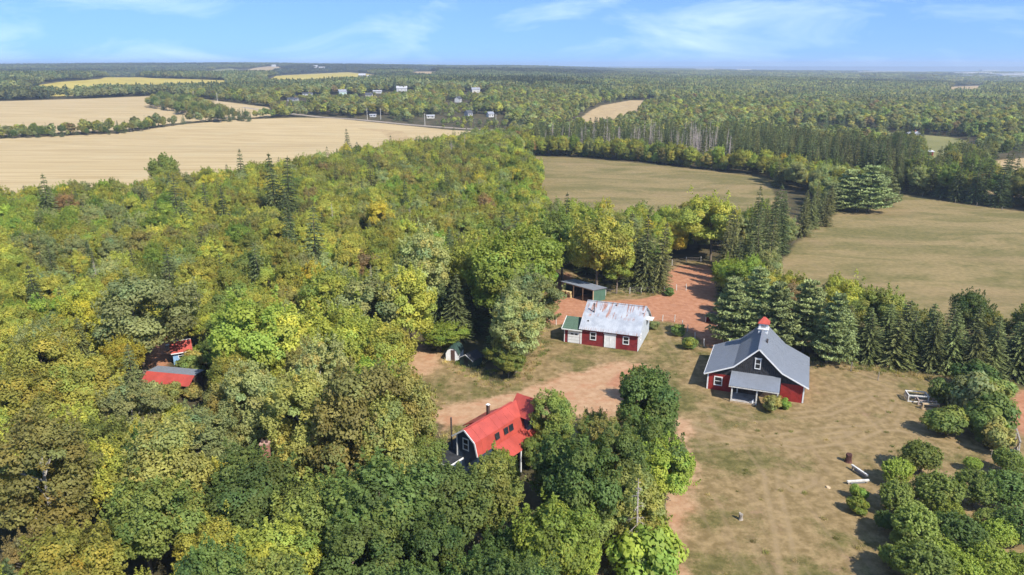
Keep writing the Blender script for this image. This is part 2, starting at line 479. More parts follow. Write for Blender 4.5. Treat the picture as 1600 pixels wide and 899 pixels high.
# ------------------------------------------------------------------ the ground, split by what grows on it
az = np.concatenate([np.arange(-180, -60, 6), np.arange(-60, -42, 1.0), np.arange(-42, 42.01, 0.2), np.arange(43, 60.1, 1.0), np.arange(66, 180.1, 6)])
rr = [0.5, 12, 22, 30, 38, 45]
while rr[-1] < 150: rr.append(rr[-1] * 1.0045)
while rr[-1] < 6600: rr.append(rr[-1] * 1.0105)
rr = np.array(rr)
A, RR = np.meshgrid(np.radians(az), rr)
GX, GY = (RR * np.sin(A)).ravel(), (RR * np.cos(A)).ravel()
GZ = hgt(GX, GY)
GZ = GZ - 55 * sstep(6200, 6600, np.hypot(GX, GY))
na = len(az)
near = (np.hypot(GX, GY) < 500)
def field_of(polys, lim=None):
    best = np.full(GX.shape, -1e3)
    for p in polys:
        lo = p.min(0) - 60; hi = p.max(0) + 60
        k = (GX > lo[0]) & (GX < hi[0]) & (GY > lo[1]) & (GY < hi[1])
        best[k] = np.maximum(best[k], sdf(GX[k], GY[k], p))
    return best
ATT = dict(lawn=field_of([YARD]), dtan=field_of(DIRT_TAN), dred=field_of(DIRT_RED), stub=field_of(STUBBLE), past=field_of(PASTURE),
           tanf=field_of(TANFAR), yell=field_of(YELLOW), gree=field_of(GREENF))
rd = np.full(GX.shape, 1e3); k = np.hypot(GX, GY) < 1500
rd[k] = seg_dist(GX[k], GY[k], ROAD, False); ATT['road'] = rd
td = np.full(GX.shape, 1e3); k = (np.hypot(GX, GY) < 190) & (GY > 20)
for t in TRACKS: td[k] = np.minimum(td[k], seg_dist(GX[k], GY[k], t, False))
ATT['track'] = td
ii, jj = np.meshgrid(np.arange(len(rr) - 1), np.arange(na - 1), indexing='ij')
Q = np.stack([ii * na + jj, ii * na + jj + 1, (ii + 1) * na + jj + 1, (ii + 1) * na + jj], -1).reshape(-1, 4)[:, ::-1]
reg = np.zeros(len(Q), int)
REG = ['ground', 'lawn', 'pasture', 'stubble_field', 'tan_field', 'yellow_field', 'green_meadow', 'dirt_drive', 'dirt_paddock', 'road']
for idx, nm in ((1, 'lawn'), (2, 'past'), (3, 'stub'), (4, 'tanf'), (5, 'yell'), (6, 'gree'), (7, 'dtan'), (8, 'dred')):
    reg[ATT[nm][Q].mean(1) > 0] = idx
reg[(ATT['road'][Q].mean(1) < 3.6)] = 9
VV = np.stack([GX, GY, GZ], 1)
LBL = {1: 'dry straw coloured lawn with wheel tracks', 2: 'grazed tan pasture', 3: 'pale harvested stubble field', 4: 'distant tan field', 5: 'distant yellow field',
       6: 'narrow green meadow', 7: 'pale bare earth driveway', 8: 'bare red earth paddock', 9: 'pale country road', 0: 'woodland floor'}
for idx, nm in enumerate(REG):
    fq = Q[reg == idx]
    if not len(fq): continue
    used, inv = np.unique(fq, return_inverse=True)
    me = fast_mesh(nm, VV[used], inv.reshape(-1, 4), M_GROUND, True, attrs={k_: v_[used] for k_, v_ in ATT.items()})
    tag(link(nm, me), LBL[idx], None, None, 'structure')

m, nt, out = nodes_of('sea'); T = NT(nt)
pos = T.n('ShaderNodeNewGeometry').outputs['Position']
T.link(T.bsdf((0.035, 0.085, 0.13), 0.25, 0.5, 0, T.bump(T.noise(pos, 0.02, 4), 0.6, 6.0)), out.inputs[0])
sea = []
for k_ in range(48):
    a = 2 * math.pi * k_ / 48; sea.append((120000 * math.sin(a), 120000 * math.cos(a), -48))
mb = MB(); mb.add(sea, [tuple(range(48))[::-1]])
tag(mb.build('sea', m), 'flat blue sea strip at the horizon', None, None, 'structure')

# ------------------------------------------------------------------ tree meshes
def leaves_mesh(name, pos, nrm, size, tint, mat, rng, aspect=0.62):
    """one pointed four-cornered leaf spray for each position"""
    n = len(pos)
    nrm = nrm / (np.linalg.norm(nrm, axis=1, keepdims=True) + 1e-9)
    ref = rng.normal(size=(n, 3)); u = np.cross(nrm, ref); u /= (np.linalg.norm(u, axis=1, keepdims=True) + 1e-9)
    v = np.cross(nrm, u)
    s = np.asarray(size).reshape(-1, 1) * np.ones((n, 1))
    fold = nrm * s * 0.18
    a = pos - u * s; b = pos + v * s * aspect - fold; c = pos + u * s; d = pos - v * s * aspect - fold
    V = np.stack([a, b, c, d], 1).reshape(-1, 3)
    Fq = np.arange(4 * n).reshape(-1, 4)
    return fast_mesh(name, V, Fq, mat, False, np.repeat(tint, 4, 0))

def rdir(rng, n, zmin=-1.0):
    z = rng.uniform(zmin, 1, n); a = rng.uniform(0, 2 * math.pi, n); q = np.sqrt(1 - z * z)
    return np.stack([q * np.cos(a), q * np.sin(a), z], 1)

def crown_pts(rng, Rx, zc, Rz, nb, br, nl, lobes=7, low=-0.55, shell=0.82, tintv=0.15):
    d = rdir(rng, nb, low)
    L = rdir(rng, lobes, -0.2); amp = rng.uniform(-0.30, 0.42, lobes)
    f = 1 + (np.maximum(d @ L.T, 0) ** 3 * amp).sum(1)
    rho = rng.uniform(0.35, 1.0, nb) ** 0.45 * f
    under = np.where(d[:, 2] < 0, 0.9, 1.0)
    C = np.stack([d[:, 0] * Rx * rho * under, d[:, 1] * Rx * rho * under, zc + d[:, 2] * Rz * rho], 1)
    rb = br * rng.uniform(0.40, 1.35, nb)
    w = rb ** 2; pick = rng.choice(nb, nl, p=w / w.sum())
    ld = rdir(rng, nl, -0.75)
    rad = np.where(rng.random(nl) < shell, rng.uniform(0.78, 1.08, nl), rng.uniform(0.2, 0.8, nl))
    P_ = C[pick] + ld * (rb[pick] * rad)[:, None] * np.array([1.12, 1.12, 0.72])
    out_ = P_ - np.array([0, 0, zc - 0.25 * Rz]); out_ /= (np.linalg.norm(out_, axis=1, keepdims=True) + 1e-6)
    nr = ld * 0.85 + out_ * 0.30 + np.array([0, 0, 0.40]) + rng.normal(size=(nl, 3)) * 0.36
    bt = rng.normal(1.0, tintv, nb).clip(0.6, 1.45); hue = rng.normal(0, 0.07, nb)
    lt = rng.normal(1.0, 0.09, nl).clip(0.6, 1.4)
    t = np.stack([1 + hue[pick] * 1.3, np.ones(nl), 1 - hue[pick]], 1) * (bt[pick] * lt)[:, None]
    return P_, nr, t, C, rb

def trunk_mesh(name, C, H, r0, mat, rng, nlimb=14, zbase=0.25):
    mb = MB()
    top = Vector((rng.normal() * 0.3, rng.normal() * 0.3, H * 0.86))
    pts = [Vector((0, 0, -0.3)), Vector((0, 0, 0.15)), Vector((rng.normal() * .1, rng.normal() * .1, H * .3)), Vector((top.x * .6, top.y * .6, H * .6)), top]
    mb.tube(pts, [r0 * 1.5, r0 * 1.1, r0 * .8, r0 * .5, r0 * .12], 7)
    order = rng.permutation(len(C))[:nlimb]
    for i in order:
        c = Vector(C[i]); zs = max(H * zbase, min(c.z - 1.0 - (c.xy.length) * .4, H * .75))
        s_ = Vector((top.x * zs / H * .8, top.y * zs / H * .8, zs))
        mid = s_.lerp(c, .5) + Vector((0, 0, -.12 * c.xy.length + .25))
        mb.tube([s_, mid, c], [r0 * .38, r0 * .24, r0 * .07], 5, False)
    return mb.mesh(name, mat, True)

BROAD = []                    # (trunk mesh, crown mesh) with crown radius 3.5, height about 10
def make_broad():
    specs = [  # Rx, zc, Rz, nb, br, nl, leaf
        (3.5, 5.9, 3.9, 105, 0.85, 22000, 0.138, M_BARK),     # round maple
        (3.4, 6.1, 4.2, 120, 0.76, 22000, 0.134, M_BARK),
        (3.6, 5.6, 3.6, 95, 0.92, 22000, 0.142, M_BARK),
        (2.9, 6.4, 4.6, 130, 0.64, 23000, 0.112, M_BIRCH),   # taller birch
        (3.1, 6.0, 4.3, 150, 0.55, 23000, 0.108, M_BIRCH),
        (3.8, 5.2, 3.2, 110, 0.85, 22000, 0.138, M_BARK),    # spreading
        (3.0, 5.6, 4.0, 80, 0.85, 18000, 0.134, M_BARK)]
    for i, (Rx, zc, Rz, nb, br, nl, ls, bk) in enumerate(specs):
        rng = np.random.default_rng(100 + i)
        p, nr, t, C, rb = crown_pts(rng, Rx - br * .6, zc, Rz - br * .5, nb, br, nl, low=-0.75)
        # upright leafy shoots that break the outline
        q, qn, qt = [], [], []
        for b in rng.choice(nb, 130):
            c = C[b]; d = c - np.array([0, 0, zc - .4 * Rz]); d /= np.linalg.norm(d) + 1e-6
            if d[2] < -.1: continue
            o_ = c + d * rb[b] * .7 + rng.normal(size=3) * rb[b] * .35; ax = d * .7 + np.array([0, 0, .9]) + rng.normal(size=3) * .25; ax /= np.linalg.norm(ax)
            k_ = 34; ln = rng.uniform(.5, 1.2); tt = rng.uniform(0, 1, (k_, 1))
            q.append(o_ + ax * tt * ln + rng.normal(size=(k_, 3)) * .17 * (1.15 - tt)); qn.append(rng.normal(size=(k_, 3)) * .6 + ax * .4 + d * .3)
            qt.append(np.ones((k_, 3)) * rng.normal(1.10, .09, (k_, 1)))
        p = np.concatenate([p] + q); nr = np.concatenate([nr] + qn); t = np.concatenate([t] + qt)
        cm = leaves_mesh('crown', p, nr, ls * rng.uniform(.65, 1.3, len(p)), t, M_LEAF, rng)
        BROAD.append((trunk_mesh('trunk', C, zc + Rz, 0.17, bk, rng, 16), cm))
make_broad()
MID = []
for i, (Rx, zc, Rz) in enumerate(((3.4, 5.9, 3.9), (3.0, 6.3, 4.3), (3.6, 5.4, 3.5), (3.2, 5.8, 4.0))):
    rng = np.random.default_rng(300 + i)
    p, nr, t, C, rb = crown_pts(rng, Rx - .5, zc, Rz - .5, 48, 1.1, 1900, low=-0.75, tintv=0.2)
    MID.append(leaves_mesh('mid_crown', p, nr, .46 * rng.uniform(.7, 1.3, 1900), t, M_LEAF, rng))

SHRUB = []                    # radius 1.5, height about 2.6
for i in range(4):
    rng = np.random.default_rng(400 + i)
    p, nr, t, C, rb = crown_pts(rng, 1.15, 1.15, 1.0, 46, 0.5, 3600, low=-0.9)
    p[:, 2] = np.maximum(p[:, 2], 0.05)
    cm = leaves_mesh('crown', p, nr, .135 * rng.uniform(.7, 1.3, 3600), t, M_LEAF, rng)
    mb = MB()
    for k_ in range(9):
        c = Vector(C[k_ * 4]); mb.tube([(c.x * .08, c.y * .08, -.1), (c.x * .5, c.y * .5, c.z * .55), tuple(c)], [.05, .035, .012], 5, False)
    SHRUB.append((mb.mesh('stem', M_BARK, True), cm))

APPLE = []                    # orchard tree: radius 2.2, height about 3.8, upright shoots
for i in range(4):
    rng = np.random.default_rng(450 + i)
    nl = 3000
    p, nr, t, C, rb = crown_pts(rng, 1.75, 2.05, 1.35, 70, 0.55, nl, low=-0.6)
    sh = rdir(rng, 190, -0.1); q = []; qn = []
    for d in sh:
        b = np.array([d[0] * 1.7, d[1] * 1.7, 2.1 + d[2] * 1.35]); ln = rng.uniform(.4, 1.0); ax = np.array([d[0] * .5, d[1] * .5, 1.0]); ax /= np.linalg.norm(ax)
        k_ = 26; q.append(b + ax * rng.uniform(0, ln, (k_, 1)) + rng.normal(size=(k_, 3)) * .09); qn.append(rng.normal(size=(k_, 3)) * .6 + d * .7 + np.array([0, 0, .4]))
    q = np.concatenate(q); qn = np.concatenate(qn)
    tt = np.ones((len(q), 3)) * rng.normal(1.15, .15, (len(q), 1))
    p = np.concatenate([p, q]); nr = np.concatenate([nr, qn]); t = np.concatenate([t, tt])
    cm = leaves_mesh('crown', p, nr, .13 * rng.uniform(.7, 1.35, len(p)), t, M_LEAF, rng)
    APPLE.append((trunk_mesh('trunk', C, 3.2, .11, M_BARK, rng, 14, .2), cm))

def conifer_mesh(seed, H, R0, nlay, nbr, droop, spray, seg, skirt=0.06, power=0.85, up=0.0, tv=0.14, fluff=1.0):
    rng = np.random.default_rng(seed); pos = []; nr = []; sz = []; tn = []
    V = []; Tn = []
    for li in range(nlay):
        f = (li + rng.uniform(-.3, .3)) / nlay; f = min(max(f, 0), .985)
        z = H * (skirt + (1 - skirt) * f); L0 = R0 * (1 - f) ** power + .12
        n = max(4, int(round(nbr * (1 - .5 * f)))); a0 = rng.uniform(0, 6.28)
        for b in range(n):
            a = a0 + 6.283 * b / n + rng.normal() * .22; L = L0 * rng.uniform(.72, 1.15)
            ca, sa = math.cos(a), math.sin(a); bt = rng.normal(1, tv)
            m_ = max(2, int(round(seg * (.35 + .65 * L / R0))))
            prev = None
            for s_ in range(m_ + 1):
                t = s_ / m_; r_ = L * t
                zz = z - droop * L * t + up * L * t * t * 1.0
                prev = (r_ * ca, r_ * sa, zz)
                if s_ == 0: continue
                w = spray * (1.15 - .75 * t) * (.55 + .45 * L / R0) * fluff
                for side in (-1, 1):
                    tip = np.array([prev[0] + ca * w * .75 - sa * side * w * .8, prev[1] + sa * w * .75 + ca * side * w * .8, prev[2] - w * .06 + rng.normal() * .10])
                    base = np.array(prev); bk = np.array([prev[0] - ca * L / m_ * .9, prev[1] - sa * L / m_ * .9, prev[2] + droop * L / m_ * .9])
                    md = (base + tip) / 2 + np.array([ca, sa, .2]) * w * .28
                    V += [bk, base + np.array([0, 0, -.05]), md if side > 0 else tip, tip if side > 0 else md]
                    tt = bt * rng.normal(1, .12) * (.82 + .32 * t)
                    Tn += [[tt, tt, tt]] * 4
                if s_ == m_:
                    e = np.array(prev); w2 = w * .9
                    V += [e - np.array([sa, -ca, 0]) * w2 * -.5, e + np.array([ca, sa, -.3]) * w2 * 1.2, e + np.array([sa, -ca, 0]) * w2 * .5, e - np.array([ca, sa, 0]) * w2 * .5]
                    Tn += [[bt * 1.15] * 3] * 4
    # leader
    for k_ in range(5):
        a = 6.28 * k_ / 5; e = np.array([math.cos(a), math.sin(a), 0]) * .13
        V += [np.array([0, 0, H * .93]) + e, np.array([0, 0, H * .90]) + e * 2.2, np.array([0, 0, H * .95]) - e * .3, np.array([0, 0, H * 1.01])]
        Tn += [[1.1] * 3] * 4
    V = np.array(V); Fq = np.arange(len(V)).reshape(-1, 4)
    return fast_mesh('crown', V, Fq, M_NEEDLE, False, np.array(Tn))

def conifer_trunk(H, r0, mat=M_BARK):
    mb = MB(); mb.tube([(0, 0, -.3), (0, 0, .1), (0, 0, H * .5), (0, 0, H * .98)], [r0 * 1.3, r0, r0 * .6, .02], 7)
    return mb.mesh('trunk', mat, True)

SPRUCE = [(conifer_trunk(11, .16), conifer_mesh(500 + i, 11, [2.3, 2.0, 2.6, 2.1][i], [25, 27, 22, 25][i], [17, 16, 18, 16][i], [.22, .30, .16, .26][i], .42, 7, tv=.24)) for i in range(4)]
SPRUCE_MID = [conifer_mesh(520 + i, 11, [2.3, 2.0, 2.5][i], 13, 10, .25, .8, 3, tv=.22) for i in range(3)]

def pine_mesh(seed, H, R0):
    rng = np.random.default_rng(seed); pos = []; nr = []; tn = []
    nlay = 12
    for li in range(nlay):
        f = li / nlay; z = H * (.12 + .86 * f) + rng.normal() * .15
        L0 = R0 * (1.05 - f) ** .7
        n = 7 if f < .7 else 5; a0 = rng.uniform(0, 6.28)
        for b in range(n):
            a = a0 + 6.283 * b / n + rng.normal() * .25; L = L0 * rng.uniform(.6, 1.2); bt = rng.normal(1, .14)
            for s_ in range(7):
                t = .28 + .72 * s_ / 6; wdt = .42 * L * (1.1 - .5 * t)
                for k_ in range(3):
                    off = rng.uniform(-1, 1) * wdt
                    c = np.array([math.cos(a) * L * t - math.sin(a) * off, math.sin(a) * L * t + math.cos(a) * off, z + .10 * L * t + .22 * L * t * t + rng.normal() * .07])
                    for q in range(6):
                        d = rdir(rng, 1, -.1)[0]
                        pos.append(c + d * .20); nr.append(np.cross(d, rng.normal(size=3)) + np.array([0, 0, .45])); tn.append([bt * rng.normal(1, .12)] * 3)
    pos = np.array(pos); n = len(pos)
    return leaves_mesh('crown', pos, np.array(nr), .26 * rng.uniform(.7, 1.25, n), np.array(tn), M_NEEDLE, rng, .34)
PINE = [(conifer_trunk(11, .2), pine_mesh(540 + i, 11, [3.0, 2.7, 3.3][i])) for i in range(3)]

def dead_meshes(seed, H):
    rng = np.random.default_rng(seed); mb = MB(); tr = MB()
    lean = rng.normal() * .4
    tr.tube([(0, 0, -.3), (lean * .3, 0, H * .4), (lean, 0, H)], [.17, .12, .02], 6)
    for k_ in range(46):
        f = rng.uniform(.22, .97); z = H * f; a = rng.uniform(0, 6.28); L = (1.9 * (1 - f) + .35) * rng.uniform(.6, 1.2); x0 = lean * f
        p1 = (x0 + math.cos(a) * L * .55, math.sin(a) * L * .55, z - .10 * L); p2 = (x0 + math.cos(a) * L, math.sin(a) * L, z - .28 * L)
        mb.tube([(x0, 0, z), p1, p2], [.035, .025, .008], 3, False)
        for s_ in (-1, 1):
            aa = a + s_ * .7; q = (p1[0] + math.cos(aa) * L * .4, p1[1] + math.sin(aa) * L * .4, p1[2] - .2 * L)
            mb.tube([p1, q], [.02, .006], 3, False)
    return tr.mesh('trunk', M_DEAD, True), mb.mesh('bare_branch', M_DEAD)
DEAD = [dead_meshes(560 + i, 11 + i) for i in range(3)]

def clump_mesh(seed, conif):
    """a stand of about twenty small distant crowns, 30 m across"""
    rng = np.random.default_rng(seed); Ps = []; Ns = []; Ts = []; Ss = []
    n = 26
    for k_ in range(n):
        a = rng.uniform(0, 6.28); q = 15.5 * math.sqrt(rng.random()); x, y = q * math.cos(a), q * math.sin(a)
        H = rng.uniform(7.5, 12); con = rng.random() < conif
        hue = rng.normal(0, .07); v = rng.normal(1, .12)
        if con:
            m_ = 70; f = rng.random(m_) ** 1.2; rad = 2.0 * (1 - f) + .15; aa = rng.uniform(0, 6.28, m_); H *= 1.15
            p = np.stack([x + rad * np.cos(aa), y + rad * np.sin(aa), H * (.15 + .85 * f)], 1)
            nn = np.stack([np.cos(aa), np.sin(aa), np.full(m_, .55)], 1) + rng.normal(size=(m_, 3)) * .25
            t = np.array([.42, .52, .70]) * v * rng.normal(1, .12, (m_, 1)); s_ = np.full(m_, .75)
        else:
            m_ = 105; d = rdir(rng, m_, -.5); Rc = rng.uniform(2.5, 3.7)
            lump = 1 + .16 * np.sin(d[:, 0] * 5 + k_) * np.sin(d[:, 1] * 6 + 2 * k_)
            p = np.stack([x + d[:, 0] * Rc * lump, y + d[:, 1] * Rc * lump, H * .58 + d[:, 2] * H * .40 * lump], 1)
            nn = d + np.array([0, 0, .3]) + rng.normal(size=(m_, 3)) * .45
            t = np.array([1 + hue * 1.3, 1, 1 - hue]) * v * rng.normal(1, .10, (m_, 1)); s_ = rng.uniform(.75, 1.2, m_)
        Ps.append(p); Ns.append(nn); Ts.append(t); Ss.append(s_)
    return leaves_mesh('stand', np.concatenate(Ps), np.concatenate(Ns), np.concatenate(Ss), np.concatenate(Ts), M_LEAF, rng, .75)
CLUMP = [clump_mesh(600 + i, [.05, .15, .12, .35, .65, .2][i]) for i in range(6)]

# ------------------------------------------------------------------ scatter helper for uncountable woods
def scatter(name, label, meshes, pts, rot, scl, idx, tcol, flat=1.0):
    src = bpy.data.collections.new(name + '_source')
    for i, me in enumerate(meshes):
        o = bpy.data.objects.new('%s_source_%02d' % (name, i), me); src.objects.link(o)
    me = bpy.data.meshes.new(name); n = len(pts)
    me.vertices.add(n); me.vertices.foreach_set('co', np.asarray(pts, np.float32).ravel())
    for nm, arr, ty, key in (('rot', rot, 'FLOAT', 'value'), ('scl', scl, 'FLOAT', 'value'), ('sclz', np.asarray(scl) * flat, 'FLOAT', 'value'), ('idx', idx, 'INT', 'value')):
        at = me.attributes.new(nm, ty, 'POINT'); at.data.foreach_set(key, np.asarray(arr, np.int32 if ty == 'INT' else np.float32))
    at = me.attributes.new('tcol', 'FLOAT_COLOR', 'POINT')
    at.data.foreach_set('color', np.concatenate([tcol, np.ones((n, 1))], 1).astype(np.float32).ravel())
    o = link(name, me)
    ng = bpy.data.node_groups.new(name + '_nodes', 'GeometryNodeTree')
    ng.interface.new_socket('Geometry', in_out='INPUT', socket_type='NodeSocketGeometry')
    ng.interface.new_socket('Geometry', in_out='OUTPUT', socket_type='NodeSocketGeometry')
    N = ng.nodes.new; L = ng.links.new
    gi, go = N('NodeGroupInput'), N('NodeGroupOutput')
    ci = N('GeometryNodeCollectionInfo'); ci.inputs['Collection'].default_value = src
    ci.inputs['Separate Children'].default_value = True; ci.inputs['Reset Children'].default_value = True
    ip = N('GeometryNodeInstanceOnPoints'); ip.inputs['Pick Instance'].default_value = True
    def attr(nm, ty):
        a = N('GeometryNodeInputNamedAttribute'); a.data_type = ty; a.inputs['Name'].default_value = nm; return a.outputs['Attribute']
    cx = N('ShaderNodeCombineXYZ'); L(attr('rot', 'FLOAT'), cx.inputs['Z'])
    er = N('FunctionNodeEulerToRotation'); L(cx.outputs[0], er.inputs[0])
    L(gi.outputs[0], ip.inputs['Points']); L(ci.outputs[0], ip.inputs['Instance']); L(attr('idx', 'INT'), ip.inputs['Instance Index'])
    sx = N('ShaderNodeCombineXYZ'); sa_ = attr('scl', 'FLOAT'); L(sa_, sx.inputs['X']); L(sa_, sx.inputs['Y']); L(attr('sclz', 'FLOAT'), sx.inputs['Z'])
    L(er.outputs[0], ip.inputs['Rotation']); L(sx.outputs[0], ip.inputs['Scale']); L(ip.outputs[0], go.inputs[0])
    md = o.modifiers.new('scatter', 'NODES'); md.node_group = ng
    return tag(o, label, None, None, 'stuff')

# ------------------------------------------------------------------ trees: colours and planting
TC = {  # leaf base colours
    'yellow-green': (0.363, 0.359, 0.067), 'golden yellow': (0.462, 0.389, 0.056), 'olive': (0.299, 0.276, 0.078), 'dark green': (0.130, 0.175, 0.045),
    'bright green': (0.264, 0.319, 0.054), 'grey-green': (0.308, 0.322, 0.121), 'rusty brown': (0.314, 0.221, 0.092), 'mid green': (0.220, 0.255, 0.060),
    'spruce green': (0.121, 0.147, 0.054), 'blue-green': (0.292, 0.329, 0.127), 'olive spruce': (0.176, 0.179, 0.063), 'shade purple': (0.094, 0.024, 0.032),  # the purple is the tone of red roof steel in shade
    'warm spruce green': (0.160, 0.178, 0.060)}
SPOT = {}
def spot(px, py): return G(px, py)
LAND = [  # landmarks that trees can be told by
    ('the red-roofed blue house', spot(770, 700), 17), ('the white-fronted garden shed', spot(712, 575), 12), ('the red-roofed cabin', spot(285, 570), 13),
    ('the long red and grey shed', spot(268, 605), 12), ('the open-fronted shelter', spot(905, 462), 17), ('the rusty-roofed barn', spot(960, 530), 20),
    ('the black-gabled barn', spot(1185, 600), 20), ('the timber pen', spot(1430, 632), 8), ('the timber swing frame', spot(1590, 735), 6), ('the brick flue', P(413, 688, 7)[:2], 11)]
def zone_text(x, y):
    best = None
    for nm, p, rad in LAND:
        d = math.hypot(x - p[0], y - p[1])
        if d < rad and (best is None or d < best[0]): best = (d, nm)
    if best: return 'close by ' + best[1]
    if x > 36 and y < 84: return 'in the orchard beside the lawn'
    p = np.array([x]), np.array([y])
    ds = -sdf(*p, STUBBLE[0])[0]; dm = -sdf(*p, PASTURE[0])[0]; dr = -sdf(*p, PASTURE[1])[0]; dy = -sdf(*p, YARD)[0]; dp = -sdf(*p, DIRT_RED[0])[0]
    if ds < 16: return 'on the woods edge along the stubble field'
    if dm < 16: return 'bordering the narrow middle pasture'
    if dr < 14: return 'bordering the wide tan pasture'
    if dp < 14: return 'bordering the red earth paddock'
    if dy < 12: return 'on the edge of the mown lawn'
    ca = LAND[2][1]
    if math.hypot(x - ca[0], y - ca[1]) < 32: return 'in the woods around the cabin clearing'
    if ds < 70: return 'in the woods behind the stubble field edge'
    h_ = LAND[0][1]
    if math.hypot(x - h_[0], y - h_[1]) < 34: return 'in the woods a stone throw from the blue house'
    return 'deep in the mixed woods'

def plant(kind, pair, x, y, s, color, rz, name, cat='tree', sz=1.0, cw=None, crown_name='crown', trunk_name='trunk', label=None, group=None):
    z = float(hgt(x, y))
    zt = zone_text(x, y)
    lab = label or ('%s %s %s' % (cw or color, kind, zt))
    if not label: NEIGH.append([x, y, s * sz, cw or color, kind, zt, None])
    o = thing(name, lab, cat, (x, y, z), rz, group or ('%s trees %s' % (kind.split()[0], zt)))
    w_ = random.Random(int(x * 97 + y * 31)).uniform(.86, 1.16)
    o.scale = (s * w_, s / w_, s * sz)
    o.rotation_euler = (random.Random(int(x * 53)).uniform(-.07, .07), random.Random(int(y * 59)).uniform(-.07, .07), rz)
    c = link(crown_name, pair[1], o); c['tcol'] = TC[color]
    if not label: NEIGH[-1][6] = o
    link(trunk_name, pair[0], o)
    return o

NEIGH = []
rngP = np.random.default_rng(7)
PLACED = []     # x, y, radius of hand-placed crowns
def place_px(px, py, rpx, form, color, hs=1.0, var=None, kind=None, ground=False, zf=0.60):
    """a tree seen with its crown centred at a photo pixel; it stands on the ground below"""
    base_r, base_h = {'maple': (3.5, 9.8), 'birch': (3.0, 10.8), 'spruce': (2.0, 11.0), 'pine': (2.9, 11.0), 'shrub': (1.5, 2.3), 'apple': (2.2, 3.6)}[form]
    z = 4.0
    for _ in range(12):
        p = P(px, py, z); d = math.sqrt(p[0] ** 2 + p[1] ** 2 + (CH - z) ** 2); r_ = rpx * d / F_PX; s = r_ / base_r
        z = base_h * s * hs * zf
    x, y = p[0], p[1]
    nm = {'maple': 'maple_tree', 'birch': 'birch_tree', 'spruce': 'spruce_tree', 'pine': 'pine_tree', 'shrub': 'shrub', 'apple': 'apple_tree'}[form]
    lib = {'maple': [BROAD[i] for i in (0, 1, 2, 5)], 'birch': [BROAD[i] for i in (3, 4, 6)], 'spruce': SPRUCE, 'pine': PINE, 'shrub': SHRUB, 'apple': APPLE}[form]
    v = lib[(var if var is not None else rngP.integers(0, 99)) % len(lib)]
    kd = kind or {'maple': 'round-crowned maple', 'birch': 'feathery birch', 'spruce': 'pointed spruce', 'pine': 'layered white pine', 'shrub': 'bushy shrub', 'apple': 'orchard apple tree'}[form]
    PLACED.append((x, y, r_))
    return plant(kd, v, x, y, s, color, rngP.uniform(0, 6.28), nm, 'shrub' if form == 'shrub' else 'tree', hs,
                 trunk_name='stem' if form == 'shrub' else 'trunk')

